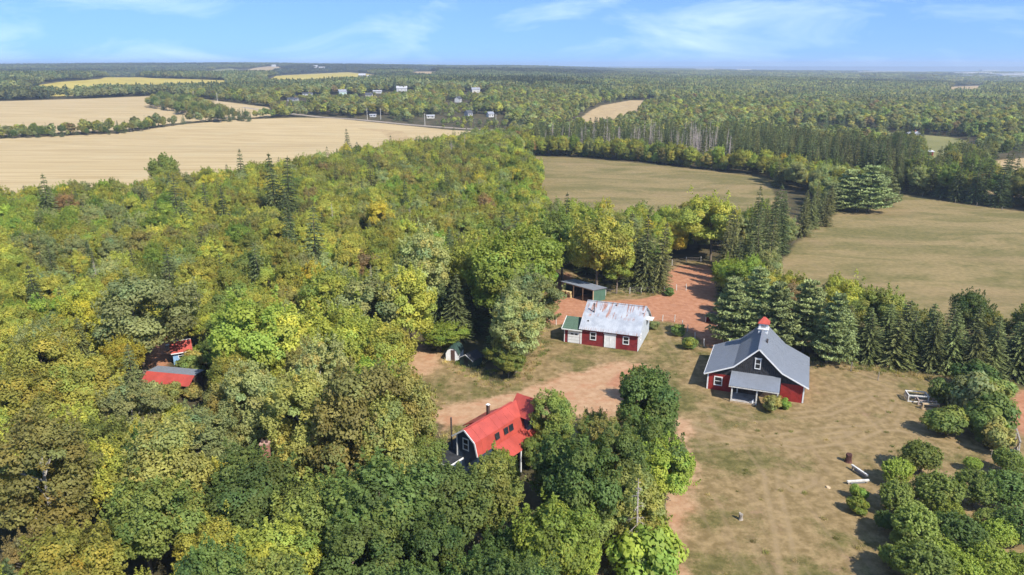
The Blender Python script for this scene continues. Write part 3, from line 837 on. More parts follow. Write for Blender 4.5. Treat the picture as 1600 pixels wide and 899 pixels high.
for a in (
    # around the house and the drive
    (1018, 650, 58, 'maple', 'dark green', 0.95), (1002, 600, 20, 'maple', 'mid green', 1.0), (1005, 700, 46, 'maple', 'dark green', 1.0), (955, 690, 36, 'birch', 'olive', 1.0), (1043, 728, 44, 'maple', 'bright green', 1.0),
    (968, 735, 44, 'birch', 'dark green', 1.1), (1000, 790, 40, 'birch', 'olive', 1.0), (880, 745, 62, 'maple', 'dark green', 1.0), (862, 845, 64, 'maple', 'bright green', 1.0),
    (766, 784, 56, 'maple', 'mid green', 0.95), (790, 738, 28, 'maple', 'bright green', 1.0), (868, 655, 36, 'birch', 'mid green', 0.9), (834, 706, 20, 'maple', 'mid green', 0.9), (925, 668, 24, 'birch', 'olive', 1.0),
    (930, 800, 46, 'maple', 'mid green', 1.0), (790, 860, 44, 'maple', 'dark green', 1.0), (905, 870, 34, 'maple', 'bright green', 1.0),
    (590, 790, 80, 'maple', 'dark green', 1.0), (690, 800, 62, 'maple', 'dark green', 1.0), (642, 726, 38, 'maple', 'mid green', 1.0), (560, 870, 60, 'maple', 'dark green', 1.0),
    (690, 875, 55, 'maple', 'dark green', 1.0), (390, 784, 64, 'maple', 'dark green', 0.90), (480, 800, 60, 'maple', 'mid green', 1.0), (545, 660, 64, 'birch', 'olive', 1.0),
    (640, 645, 52, 'birch', 'olive', 1.0), (605, 690, 50, 'birch', 'olive', 1.0), (465, 665, 56, 'birch', 'olive', 1.0), (400, 638, 48, 'birch', 'grey-green', 1.0),
    (325, 878, 46, 'maple', 'yellow-green', 1.0), (445, 885, 58, 'maple', 'yellow-green', 1.0), (35, 872, 28, 'birch', 'rusty brown', 1.0), (130, 880, 58, 'maple', 'yellow-green', 1.0),
    (220, 810, 56, 'maple', 'mid green', 1.0), (60, 745, 62, 'birch', 'olive', 1.0), (150, 740, 48, 'maple', 'yellow-green', 1.0), (250, 740, 55, 'birch', 'olive', 1.0), (300, 692, 46, 'birch', 'grey-green', 1.0),
    (40, 625, 50, 'maple', 'yellow-green', 1.0), (130, 625, 44, 'maple', 'yellow-green', 1.0), (200, 645, 40, 'birch', 'grey-green', 0.9), (275, 664, 34, 'maple', 'yellow-green', 0.9),
    (345, 605, 20, 'birch', 'rusty brown', 1.0), (385, 530, 58, 'maple', 'bright green', 1.0), (338, 556, 22, 'maple', 'mid green', 1.0), (460, 530, 55, 'maple', 'yellow-green', 1.0),
    (540, 540, 50, 'maple', 'yellow-green', 1.0), (500, 600, 50, 'birch', 'grey-green', 1.0), (600, 560, 42, 'maple', 'yellow-green', 1.0), (585, 480, 50, 'maple', 'grey-green', 1.0),
    (135, 495, 34, 'maple', 'golden yellow', 1.0), (212, 490, 46, 'birch', 'grey-green', 0.9), (70, 560, 44, 'maple', 'yellow-green', 1.0), (195, 560, 26, 'maple', 'golden yellow', 1.0),
    # behind the garden shed and the paddock
    (800, 425, 62, 'maple', 'bright green', 1.0), (735, 410, 48, 'maple', 'yellow-green', 1.0), (825, 470, 40, 'birch', 'grey-green', 1.0), (806, 506, 44, 'birch', 'grey-green', 0.85),
    (688, 524, 28, 'maple', 'bright green', 0.60), (640, 480, 48, 'maple', 'yellow-green', 1.0), (794, 562, 25, 'maple', 'mid green', 0.7), (665, 420, 44, 'birch', 'grey-green', 1.0),
    (935, 380, 50, 'maple', 'yellow-green', 1.0), (880, 375, 40, 'maple', 'mid green', 1.0), (965, 415, 30, 'maple', 'bright green', 0.9), (1115, 345, 36, 'maple', 'yellow-green', 1.0),
    (600, 350, 26, 'maple', 'golden yellow', 1.0), (520, 480, 46, 'maple', 'yellow-green', 1.0), (255, 270, 20, 'maple', 'mid green', 1.0)):
    place_px(*a[:5], hs=a[5])
for a in ((265, 445, 20), (75, 318, 14), (275, 318, 15), (430, 300, 20), (447, 305, 20), (288, 350, 14), (490, 385, 22), (408, 430, 18), (60, 470, 18), (322, 322, 12), (455, 350, 18),
          (685, 470, 26), (712, 480, 28), (738, 470, 26), (700, 430, 22), (545, 228, 9), (455, 378, 16), (375, 270, 12), (205, 590, 18), (350, 330, 13)):
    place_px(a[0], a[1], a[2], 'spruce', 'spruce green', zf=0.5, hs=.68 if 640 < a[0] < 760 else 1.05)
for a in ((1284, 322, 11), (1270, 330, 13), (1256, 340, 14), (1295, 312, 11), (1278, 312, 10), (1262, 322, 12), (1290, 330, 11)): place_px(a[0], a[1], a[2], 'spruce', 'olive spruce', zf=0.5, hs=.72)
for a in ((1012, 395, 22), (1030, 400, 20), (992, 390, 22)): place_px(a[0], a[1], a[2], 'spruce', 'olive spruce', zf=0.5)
# white pines by the barn and at the pasture corner
for a in ((1150, 482, 38), (1185, 462, 34), (1222, 490, 38), (1262, 488, 38), (1300, 505, 36), (1325, 292, 24), (1362, 290, 27), (1390, 292, 20), (1300, 305, 17), (1345, 300, 20), (1175, 505, 26)):
    place_px(a[0], a[1], a[2], 'pine', 'blue-green', zf=0.55, hs=.78 if a[1] > 400 else .66)
# orchard
for a in ((1440, 716, 28), (1402, 738, 23), (1467, 772, 34), (1402, 778, 27), (1525, 765, 31), (1572, 768, 34), (1594, 825, 30), (1432, 830, 38), (1495, 838, 36),
          (1442, 888, 42), (1548, 885, 32), (1596, 893, 28), (1384, 815, 17), (1576, 722, 22), (1502, 893, 30), (1392, 872, 20), (1520, 725, 12), (1545, 815, 20), (1470, 862, 26), (1524, 848, 24), (1562, 835, 24), (1480, 803, 22), (1424, 800, 20), (1410, 845, 18)):
    place_px(a[0], a[1], a[2] * .9, 'apple', ['mid green', 'bright green', 'dark green', 'mid green'][rngP.integers(0, 4)], hs=.9)
for a in ((1342, 770, 12, 'bright green'), (1340, 788, 14, 'bright green'), (1478, 612, 20, 'dark green'), (1522, 612, 34, 'grey-green'), (1545, 640, 34, 'mid green'), (1474, 655, 24, 'mid green'),
          (1560, 678, 24, 'olive'), (1528, 585, 26, 'dark green'), (1208, 628, 15, 'olive'), (1228, 630, 9, 'bright green'), (1012, 862, 54, 'bright green'), (985, 880, 30, 'mid green'), (1060, 514, 11, 'mid green'), (1080, 535, 12, 'mid green'),
          (1022, 508, 8, 'grey-green'), (827, 690, 17, 'shade purple'), (1540, 660, 26, 'mid green'), (1555, 610, 22, 'mid green'), (752, 700, 16, 'mid green'), (716, 566, 4, 'mid green'), (1046, 455, 8, 'dark green')):  # purple shrub is added; its colour holds the red verandah roof's shade
    place_px(a[0], a[1], a[2], 'shrub', a[3])
for a in ((292, 568, 15, 'mid green'), (304, 560, 16, 'olive'), (308, 578, 12, 'mid green'), (300, 612, 14, 'olive'), (262, 612, 16, 'olive'), (240, 606, 14, 'grey-green'), (312, 548, 12, 'bright green')): place_px(a[0], a[1], a[2], 'shrub', a[3])
# plantation row behind the barn: two close rows of spruces
row = gline([(1325, 560), (1400, 570), (1500, 582), (1600, 592), (1700, 604)], 30)
def along(line, step):
    d = np.r_[0, np.cumsum(np.hypot(*np.diff(line, axis=0).T))]
    s_ = np.arange(0, d[-1], step)
    return np.stack([np.interp(s_, d, line[:, 0]), np.interp(s_, d, line[:, 1])], 1)
for k_, (x, y) in enumerate(along(row, 2.7)):
    for q in range(2):
        xx, yy = x + rngP.normal() * .4 + q * 1.4, y + q * 3.6 + rngP.normal() * .5
        s = rngP.uniform(1.15, 1.6)
        plant('plantation spruce', SPRUCE[rngP.integers(0, 4)], xx, yy, s, 'warm spruce green', rngP.uniform(0, 6.28), 'spruce_tree', sz=rngP.uniform(.58, .78) * 1.1 / s, cw='dense dark',
              label='dense dark spruce in the close planted row between the barn lawn and wide pasture', group='planted spruce row')
        PLACED.append((xx, yy, 2.0))

# woods: jittered planting over everything that is neither field, yard nor road
def grid_pts(x0, x1, y0, y1, step, rng):
    gx, gy = np.meshgrid(np.arange(x0, x1, step), np.arange(y0, y1, step))
    return np.stack([gx.ravel() + rng.uniform(-.42, .42, gx.size) * step, gy.ravel() + rng.uniform(-.42, .42, gx.size) * step], 1)
def open_dist(x, y, polys, pad=80):
    best = np.full(x.shape, -1e3)
    for p in polys:
        lo, hi = p.min(0) - pad, p.max(0) + pad
        k = (x > lo[0]) & (x < hi[0]) & (y > lo[1]) & (y < hi[1])
        if k.any(): best[k] = np.maximum(best[k], sdf(x[k], y[k], p))
    return best          # > 0 inside an open patch
def in_view(x, y, z, m=60):
    px, py, dep = proj(x, y, z)
    return (dep > 5) & (px > -m) & (px < 1600 + m) & (py < 899 + m * 2)
def vnoise(x, y, s, seed):
    r_ = np.random.default_rng(seed); v = np.zeros_like(x)
    for k_ in range(5):
        a = r_.uniform(0, 6.28); f = r_.uniform(.6, 1.7) / s; v += np.sin(x * math.cos(a) * f + y * math.sin(a) * f + r_.uniform(0, 6.28))
    return v / 5
CONIFER_ZONE = gpoly([(1116, 412), (1120, 492), (1150, 480), (1212, 448), (1296, 360), (1300, 334), (1262, 338), (1180, 372)])
PLANTATION = gpoly([(832, 236), (1000, 246), (1130, 262), (1340, 291), (1420, 300), (1420, 262), (1250, 238), (1000, 224), (840, 217)])
WEST_DEAD = gpoly([(850, 240), (1000, 248), (1100, 262), (1140, 268), (1120, 236), (1000, 225), (850, 219)])
HEDGE = gline([(800, 240), (900, 243), (1000, 252), (1080, 261), (1135, 268)])

rngF = np.random.default_rng(21)
pts = grid_pts(-330, 330, 30, 440, 4.25, rngF)
x, y = pts[:, 0], pts[:, 1]
keep = in_view(x, y, 5.0, 70) & (np.hypot(x, y) < 430)
x, y = x[keep], y[keep]
od = open_dist(x, y, FORESTLESS)
k = od < -1.3
x, y = x[k], y[k]
PL = np.array(PLACED)
ok = np.ones(len(x), bool)
for (a, b, c) in PLACED: ok &= np.hypot(x - a, y - b) > c * 0.95 + 1.3
# keep the building plots and their sight lines clear
for pp, rad in ((spot(760, 705), 6.5), (spot(285, 572), 3.5), (spot(268, 602), 4.4), (spot(712, 570), 4.5), (spot(735, 575), 3.0), (spot(700, 720), 4.5)):
    ok &= np.hypot(x - pp[0], y - pp[1]) > rad
clear = [gpoly([(700, 690), (715, 650), (840, 620), (850, 650), (800, 720), (740, 760), (705, 745)]), gpoly([(228, 575), (240, 526), (298, 522), (300, 545), (306, 600), (228, 605)]),
         gpoly([(1100, 505), (1290, 566), (1320, 566), (1320, 545), (1180, 505)]), gpoly([(655, 590), (690, 555), (760, 585), (760, 605)])]
for c in clear: ok &= ~inside(x, y, c)
SEEN = [(258, 524, 298, 558), (230, 562, 304, 592), (236, 528, 260, 560), (700, 612, 845, 728), (692, 530, 745, 582), (636, 540, 690, 585), (876, 434, 946, 475), (1098, 505, 1270, 640), (872, 466, 1020, 552), (400, 676, 426, 700), (1150, 284, 1258, 298), (900, 262, 1150, 292)]
tp = proj(x, y, 8.5); bt_ = proj(x, y, 2.5)
for (a0, b0, a1, b1) in SEEN:
    rp = 3.1 * F_PX / tp[2]; gy1 = G((a0 + a1) / 2, b1)
    ok &= ~((tp[0] + rp > a0) & (tp[0] - rp < a1) & (tp[1] < b1) & (bt_[1] > b0) & (np.hypot(x, y) < np.hypot(*gy1) + 1))
x, y = x[ok], y[ok]
con = inside(x, y, CONIFER_ZONE); pla = inside(x, y, PLANTATION); dead = inside(x, y, WEST_DEAD)
u = rngF.random(len(x)); n1 = vnoise(x, y, 22, 5); n2 = vnoise(x, y, 11, 6)
right = x > np.interp(y, [90, 250, 420], [60, 112, 150])
sp = np.where(con, u < .86, np.where(pla, u < 1.0, np.where(right, u < .45, u < .055 + .05 * (n1 > .35))))
px_, py_, dep_ = proj(x, y, 6.0)
edge_r = right & (y > 200) & (px_ > 1400)
order = np.argsort(dep_)
def broad_color(i):
    t = n1[i] * .55 + n2[i] * .35 + rngF.normal() * .32
    near_c = dep_[i] < 80
    if right[i]:
        return ['mid green', 'olive', 'dark green', 'grey-green', 'rusty brown'][rngF.choice(5, p=[.36, .30, .20, .12, .02])]
    q = rngF.random()
    if q < .02: return 'golden yellow'
    if q < .025: return 'rusty brown'
    if near_c: return 'dark green' if t > .40 else 'mid green' if t > .12 else 'olive' if t > -.08 else 'yellow-green'
    return 'bright green' if t > .42 else 'grey-green' if t > .20 else 'olive' if t < -.42 else 'mid green' if t < -.30 else 'yellow-green'
nb = sum(1 for o in COL.objects if o.get('category') == 'tree' and o.name.split('.')[0] in ('maple_tree', 'birch_tree'))
ns = sum(1 for o in COL.objects if o.name.split('.')[0] == 'spruce_tree'); nd = 0
BM, SM, DM = [], [], []      # leftovers for the mass of woods
for i in order:
    vis = -25 < px_[i] < 1625 and py_[i] < 945
    xi, yi = x[i], y[i]; rz = rngF.uniform(0, 6.28)
    if dead[i] and rngF.random() < .55:
        s = rngF.uniform(.95, 1.35)
        if nd < 90:
            nd += 1
            plant('bare dead conifer', DEAD[rngF.integers(0, 3)], xi, yi, s, 'spruce green', rz, 'dead_tree', cw='grey', crown_name='crown', label='grey leafless dead conifer in the stand beyond the middle pasture', group='dead conifers beyond the middle pasture')
        continue
    if sp[i]:
        s = rngF.uniform(.72, 1.15) * (1.32 if pla[i] else 1.18 if con[i] else 1.25 if edge_r[i] else .66 if right[i] else 1.0); c = 'spruce green' if rngF.random() < .6 else 'olive spruce'
        if vis and ns < 295:
            ns += 1; plant('pointed spruce', SPRUCE[rngF.integers(0, 4)], xi, yi, s, c, rz, 'spruce_tree', sz=rngF.uniform(.9, 1.15), cw='dark green' if c == 'spruce green' else 'olive green')
        else: SM.append((xi, yi, s, rz, c))
    else:
        s = rngF.uniform(.60, .96) * (1.25 if edge_r[i] else 1.0); c = broad_color(i); bi = rngF.random() < (.6 if c in ('olive', 'grey-green', 'rusty brown') else .25)
        lib = [BROAD[j] for j in ((3, 4, 6) if bi else (0, 1, 2, 5))]
        if vis and nb < 296:
            nb += 1
            plant('feathery birch' if bi else 'round-crowned maple', lib[rngF.integers(0, len(lib))], xi, yi, s, c, rz, 'birch_tree' if bi else 'maple_tree', sz=rngF.uniform(.9, 1.15))
        else: BM.append((xi, yi, s, rz, c))
def mass(name, label, rows_, meshes):
    if not rows_: return
    a = np.array([r_[:4] for r_ in rows_]); n = len(a)
    col = np.array([TC[r_[4]] for r_ in rows_]) * rngF.normal(1, .10, (n, 1))
    scatter(name, label, meshes, np.stack([a[:, 0], a[:, 1], hgt(a[:, 0], a[:, 1])], 1), a[:, 3], a[:, 2], rngF.integers(0, len(meshes), n), col)
mass('woodland', 'yellow-green broadleaf woods stretching towards the stubble field', BM, [b[1] for b in BROAD[:5]])
mass('spruce_stand', 'dark spruces packed in the stand beyond the middle pasture', SM, [b[1] for b in SPRUCE])
# hedge bushes before the plantation
for (xx, yy) in along(HEDGE, 4.3):
    s = rngF.uniform(1.2, 2.0)
    plant('hedge bush', SHRUB[rngF.integers(0, 4)], xx + rngF.normal() * .6, yy + rngF.normal() * .8, s, ['bright green', 'mid green', 'olive'][rngF.integers(0, 3)], rngF.uniform(0, 6.28), 'shrub', 'shrub', trunk_name='stem',
          label='green hedge bush in the line before the dead conifers', group='hedge beyond the middle pasture')

# grey snags standing among the leafy woods
for a in ((1000, 770, 9), (740, 420, 10), (310, 470, 9), (640, 330, 10), (520, 330, 10), (705, 225, 11), (150, 420, 9), (580, 430, 9), (725, 215, 11), (690, 222, 10)):
    q = P(a[0], a[1], a[2] * .85)
    plant('leafless snag', DEAD[rngF.integers(0, 3)], q[0], q[1], a[2] / 11.5, 'spruce green', rngF.uniform(0, 6.28), 'dead_tree', cw='bare grey', crown_name='crown')

# middle distance woods, 430 m to 900 m
rngM = np.random.default_rng(33)
pts = grid_pts(-700, 700, 380, 900, 6.2, rngM); x, y = pts[:, 0], pts[:, 1]
r_ = np.hypot(x, y); k = (r_ > 430) & (r_ < 900) & in_view(x, y, hgt(x, y) + 5, 30); x, y = x[k], y[k]
od = open_dist(x, y, FORESTLESS); rdist = seg_dist(x, y, ROAD, False)
k = (od < -2.5) & (rdist > 6); x, y, od = x[k], y[k], od[k]
HOUSES = [  # px, py of the base, width m, depth m, wall height, roof, wall, yaw
    (481, 150, 15, 9, 3.0, 'roof_dark', 'wall_white', .1, 'low'), (535, 149, 12, 9, 4.5, 'roof_grey', 'wall_pale_green', .5, 'gable'), (590, 146, 14, 8, 3.0, 'roof_pale', 'wall_white', 0, 'low'),
    (628, 143, 18, 9, 4.6, 'roof_pale', 'wall_white', .1, 'gable'), (716, 160, 9, 8, 4.2, 'roof_dark', 'wall_white', 1.3, 'gable'), (743, 145, 14, 9, 4.2, 'roof_grey', 'wall_pale', .3, 'gable'),
    (583, 183, 7.5, 2.6, 2.4, 'roof_pale', 'wall_white', 0, 'low'), (458, 158, 15, 8, 2.8, 'roof_dark', 'wall_grey', -.1, 'low'), (577, 152, 10, 8, 3.0, 'roof_dark', 'wall_pale', 0, 'gable'),
    (673, 185, 9, 5, 2.6, 'roof_pale', 'wall_pale', 0, 'low'), (732, 181, 8, 7, 3.0, 'roof_dark', 'wall_grey', .8, 'gable'), (766, 183, 7, 6, 3.2, 'roof_grey', 'wall_white', .5, 'gable'),
    (1424, 219, 14, 9, 3.2, 'roof_grey', 'wall_white', .4, 'gable'), (1449, 243, 6, 4, 2.4, 'roof_pale', 'wall_red', .2, 'low'), (1028, 134, 16, 9, 3.4, 'roof_pale', 'wall_white', 0, 'low'),
    (566, 120, 22, 12, 4, 'roof_pale', 'wall_grey', 0, 'gable'), (579, 121, 20, 10, 4, 'roof_pale', 'wall_white', 0, 'low'), (428, 105, 22, 12, 6, 'roof_pale', 'wall_white', 0, 'gable'), (492, 106, 30, 12, 6, 'roof_pale', 'wall_white', 0, 'gable'),
    (503, 107, 30, 12, 5, 'roof_pale', 'wall_pale', 0, 'low'), (1092, 136, 30, 9, 3, 'roof_pale', 'wall_pale', 0, 'low'), (1105, 137, 14, 9, 3, 'roof_grey', 'wall_white', 0, 'gable')]
HP = [G(h_[0], h_[1]) for h_ in HOUSES]
def house_clear(x, y, front=26, half=11):
    ok = np.ones(len(x), bool)
    for p, h_ in zip(HP, HOUSES):
        # lawns in front of and round each house
        d = np.hypot(*p); ux, uy = p / d
        al = (x - p[0]) * ux + (y - p[1]) * uy; la = -(x - p[0]) * uy + (y - p[1]) * ux
        ok &= ~((al > -max(front, d * .045)) & (al < 9) & (np.abs(la) < max(half, h_[2] * .62)))
    return ok
k = house_clear(x, y, 42, 13); x, y, od = x[k], y[k], od[k]
low_ = ~house_clear(x, y, 130, 15)
n = len(x); n1 = vnoise(x, y, 60, 15); u = rngM.random(n)
pxm, pym, _ = proj(x, y, hgt(x, y) + 5)
isc = u < np.where(n1 > .25, .55, .14)
pal = np.array([TC[c] for c in ('olive', 'mid green', 'grey-green', 'yellow-green', 'rusty brown')])
pick = rngM.choice(5, n, p=[.25, .28, .22, .23, .02])
col = pal[pick] * rngM.normal(.95, .14, (n, 1)); col[isc] = np.array(TC['spruce green']) * rngM.normal(1.15, .15, (isc.sum(), 1))
idx = np.where(isc, 4 + rngM.integers(0, 3, n), rngM.integers(0, 4, n))
scl = rngM.uniform(.70, 1.1, n) * np.where(od > -14, .85, 1.0) * np.where(low_, .5, 1.0)
scatter('far_woods', 'mixed woods around the scattered houses beyond the stubble field', MID + SPRUCE_MID, np.stack([x, y, hgt(x, y)], 1), rngM.uniform(0, 6.28, n), scl, idx, col)

# the distant forest to the coast
rngD = np.random.default_rng(44)
P1 = grid_pts(-1500, 1500, 700, 2000, 24, rngD); P2 = grid_pts(-4400, 4400, 1800, 5800, 46, rngD)
P1 = P1[(np.hypot(*P1.T) > 880) & (np.hypot(*P1.T) < 2000)]; P2 = P2[(np.hypot(*P2.T) >= 2000) & (np.hypot(*P2.T) < 5700)]
s1 = rngD.uniform(.95, 1.2, len(P1)); s2 = rngD.uniform(1.7, 2.2, len(P2))
x, y = np.concatenate([P1, P2]).T; scl = np.concatenate([s1, s2])
zz = hgt(x, y); k = in_view(x, y, zz + 5, 40)
x, y, scl, zz = x[k], y[k], scl[k], zz[k]
od = open_dist(x, y, FORESTLESS, 300); lim = np.where(np.hypot(x, y) < 2000, -13, -24)
k = (od < lim) & house_clear(x, y, 120, 26)
town = (x / y > .36) & (np.hypot(x, y) > 2400) & (np.hypot(x, y) < 5400)
k &= ~(town & (rngD.random(len(x)) < .72)); x, y, scl, zz = x[k], y[k], scl[k], zz[k]
n = len(x); n1 = vnoise(x, y, 190, 25); n2 = vnoise(x, y, 70, 26)
rt = x / y > .12
isc = (n1 + .4 * n2 > np.where(rt, .26, .12))
idx = np.where(isc, 3 + rngD.integers(0, 2, n), rngD.choice([0, 1, 2, 5], n))
col = np.where(rt[:, None], np.array([[.265, .262, .085]]), np.array([[.205, .215, .085]])) * (1 + .30 * n2[:, None] + .25 * vnoise(x, y, 420, 29)[:, None]) * rngD.normal(1, .10, (n, 1))
col[isc] *= .62
flat = np.where(np.hypot(x, y) > 2000, .42, .9)
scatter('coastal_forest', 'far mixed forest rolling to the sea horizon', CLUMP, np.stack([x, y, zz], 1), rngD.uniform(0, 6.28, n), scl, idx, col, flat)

# hedgerow and copse between the stubble fields
rngH = np.random.default_rng(55)
def copse(poly, step, con_p, name, lab, smin=.6, smax=1.0):
    pp = gpoly(poly); lo, hi = pp.min(0), pp.max(0)
    q = grid_pts(lo[0], hi[0], lo[1], hi[1], step, rngH); q = q[inside(q[:, 0], q[:, 1], pp)]
    if len(q) > 160: q = q[np.argsort(np.hypot(*q.T))[:160]]
    for (xx, yy) in q:
        c = rngH.random() < con_p
        pair = SPRUCE[rngH.integers(0, 4)] if c else BROAD[rngH.integers(0, 7)]
        o = plant('x', pair, xx, yy, rngH.uniform(smin, smax) * (1 if not c else 1.05), 'spruce green' if c else ['olive', 'mid green', 'dark green', 'grey-green'][rngH.integers(0, 4)], rngH.uniform(0, 6.28),
                  'hedgerow_spruce' if c else 'hedgerow_tree', label=('pointed spruce ' if c else 'leafy tree ') + lab, group=name)
copse([(232, 168), (250, 158), (300, 163), (350, 178), (362, 191), (330, 194), (290, 182)], 7.0, .25, 'copse between the stubble fields', 'in the copse between the two stubble fields', .7, 1.0)
copse([(364, 184), (392, 184), (392, 191), (364, 191)], 6, .5, 'small copse by the stubble', 'in the small copse at the stubble field corner', .6, .9)
copse([(-40, 213), (180, 204), (240, 198), (292, 191), (296, 194), (240, 203), (180, 211), (-40, 220)], 6.0, .3, 'hedgerow between the stubble fields', 'in the low hedgerow between the stubble fields', .35, .7)

# tell trees apart by size and by the neighbour they stand against
nxy = np.array([(q[0], q[1]) for q in NEIGH])
for i, q in enumerate(NEIGH):
    d = np.hypot(nxy[:, 0] - q[0], nxy[:, 1] - q[1]); d[i] = 1e9
    for j in np.argsort(d)[:6]:
        if NEIGH[j][3] != q[3] or NEIGH[j][4] != q[4]: break
    size = 'tall ' if q[2] > 1.06 else 'small ' if q[2] < .78 else ''
    if 'shrub' in q[4] or 'apple' in q[4]: size = ''
    nb_ = '%s %s' % (NEIGH[j][3], NEIGH[j][4].split()[-1])
    q[6]['label'] = ' '.join(('%s%s %s next to %s %s, %s' % (size, q[3], q[4], 'an' if nb_[0] in 'aeiou' else 'a', nb_, q[5])).split()[:16])

# rough grass and weeds on the lawn and along its edges
TUFT = []
for i in range(4):
    rng = np.random.default_rng(700 + i); nl = 70
    b0 = rng.normal(size=(nl, 2)) * .28; lean = rng.normal(size=(nl, 2)) * .16; hh = rng.uniform(.15, .5, nl); ww = rng.normal(size=(nl, 2)); ww /= np.linalg.norm(ww, axis=1, keepdims=True); ww *= .035
    z0 = np.zeros(nl)
    V = np.stack([np.c_[b0 - ww, z0 - .03], np.c_[b0 + ww, z0 - .03], np.c_[b0 + lean + ww * .3, hh], np.c_[b0 + lean - ww * .3, hh]], 1).reshape(-1, 3)
    TUFT.append(fast_mesh('tuft', V, np.arange(4 * nl).reshape(-1, 4), M_LEAF, False, np.repeat(rng.normal(1, .2, (nl, 1)) * np.ones((1, 3)), 4, 0)))
rngT = np.random.default_rng(77)
q = grid_pts(-30, 100, 40, 145, .95, rngT); q = q[in_view(q[:, 0], q[:, 1], 0, 20)]
dy = sdf(q[:, 0], q[:, 1], YARD); dd = open_dist(q[:, 0], q[:, 1], DIRT_RED + DIRT_TAN, 10)
nz = vnoise(q[:, 0], q[:, 1], 5, 71); un = rngT.random(len(q))
edge_ = (dy > -3) & (dy < 2.2)
kk = (dd < -.4) & (((dy > 0) & (un < .03 + .10 * (nz > .3))) | (edge_ & (un < .8)))
q, edge_, nz = q[kk], edge_[kk], nz[kk]
colr = np.where((rngT.random(len(q)) < .55)[:, None], np.array([[.46, .36, .17]]), np.array([[.27, .27, .085]])) * rngT.normal(1, .15, (len(q), 1))
scatter('grass', 'dry grass tufts and weeds on the lawn and its edges', TUFT, np.c_[q, hgt(q[:, 0], q[:, 1])], rngT.uniform(0, 6.28, len(q)), np.where(edge_, rngT.uniform(.35, 1.0, len(q)), rngT.uniform(.25, .6, len(q))), rngT.integers(0, 4, len(q)), colr)

# ------------------------------------------------------------------ building materials
W = paint('white_paint', (0.74, 0.74, 0.72), 0.5, vary=0.06, dirty=0.08)
RED_WALL = paint('red_siding', (0.205, 0.024, 0.026), 0.65, vary=0.22, dirty=0.32, streak=True, seam=0.35, seam_axis=2, seam_w=0.22)
RED_BARN = paint('red_boards', (0.28, 0.024, 0.019), 0.7, vary=0.22, dirty=0.30, streak=True, seam=0.5, seam_axis=0, seam_w=0.24)
STEEL = paint('grey_roof_steel', (0.215, 0.232, 0.258), 0.42, 0.4, 0.15, vary=0.06, dirty=0.12, streak=True)
PALE_STEEL = paint('pale_wall_steel', (0.50, 0.55, 0.60), 0.4, 0.4, 0.1, vary=0.08, dirty=0.2, streak=True, seam=0.6, seam_axis=1, seam_w=0.25)
RED_ROOF = paint('red_roof_steel', (0.37, 0.062, 0.044), 0.45, 0.4, vary=0.14, scale=.8, dirty=0.22, dirt=(.30, .10, .07), streak=True)
GREEN_ROOF = paint('green_shingles', (0.075, 0.125, 0.085), 0.85, vary=0.2, scale=5, dirty=0.3)
GREEN_WALL = paint('green_steel', (0.065, 0.135, 0.095), 0.5, vary=0.12, dirty=0.25, streak=True, seam=0.6, seam_axis=1, seam_w=0.25)
DARK_GREEN = paint('dark_green_roof', (0.030, 0.060, 0.048), 0.7, vary=0.2, dirty=0.2)
BLUE = paint('dark_blue_siding', (0.030, 0.052, 0.085), 0.6, vary=0.15, dirty=0.12, seam=0.5, seam_axis=2, seam_w=0.16)
BLACK_B = paint('charred_boards', (0.040, 0.040, 0.042), 0.85, 0.15, vary=0.4, scale=3, dirt=(0.13, 0.12, 0.11), dirty=0.55, streak=True)
BLACK_R = paint('black_roof', (0.028, 0.030, 0.034), 0.8, vary=0.3, dirty=0.2)
WOOD = paint('grey_wood', (0.30, 0.26, 0.21), 0.85, 0.12, vary=0.3, scale=3, dirty=0.35)
NEWWOOD = paint('raw_wood', (0.48, 0.36, 0.22), 0.75, 0.15, vary=0.2, scale=3, dirty=0.2)
WOODWHITE = paint('weathered_white_rail', (0.62, 0.60, 0.55), 0.75, 0.15, vary=0.2, scale=3, dirty=0.45)
DARKWOOD = paint('dark_wood', (0.075, 0.055, 0.042), 0.9, 0.1, vary=0.35, dirty=0.3)
BROWN_DOOR = paint('brown_door', (0.085, 0.048, 0.038), 0.7, vary=0.15)
SKYBLUE = paint('pale_blue_paint', (0.22, 0.38, 0.58), 0.55, vary=0.1)
CONC = paint('concrete', (0.33, 0.31, 0.29), 0.9, 0.1, vary=0.2, dirty=0.3)
STOVE = paint('stove_pipe', (0.10, 0.085, 0.08), 0.5, 0.4, 0.5, vary=0.2, dirty=0.3, dirt=(0.2, 0.08, 0.03))
BRICK = paint('brick', (0.34, 0.15, 0.11), 0.9, 0.1, vary=0.25, scale=5, dirty=0.4, dirt=(0.45, 0.36, 0.28))
HAY = paint('hay', (0.46, 0.35, 0.17), 0.95, 0.05, vary=0.3, scale=6, dirty=0.3, dirt=(0.2, 0.14, 0.06))
BLUEPL = paint('blue_plastic', (0.030, 0.19, 0.42), 0.35, 0.5, vary=0.1, dirty=0.1)
m, nt, out = nodes_of('window_glass'); T = NT(nt)
T.link(T.bsdf((0.018, 0.022, 0.028), 0.08, 0.6), out.inputs[0]); GLASS = m
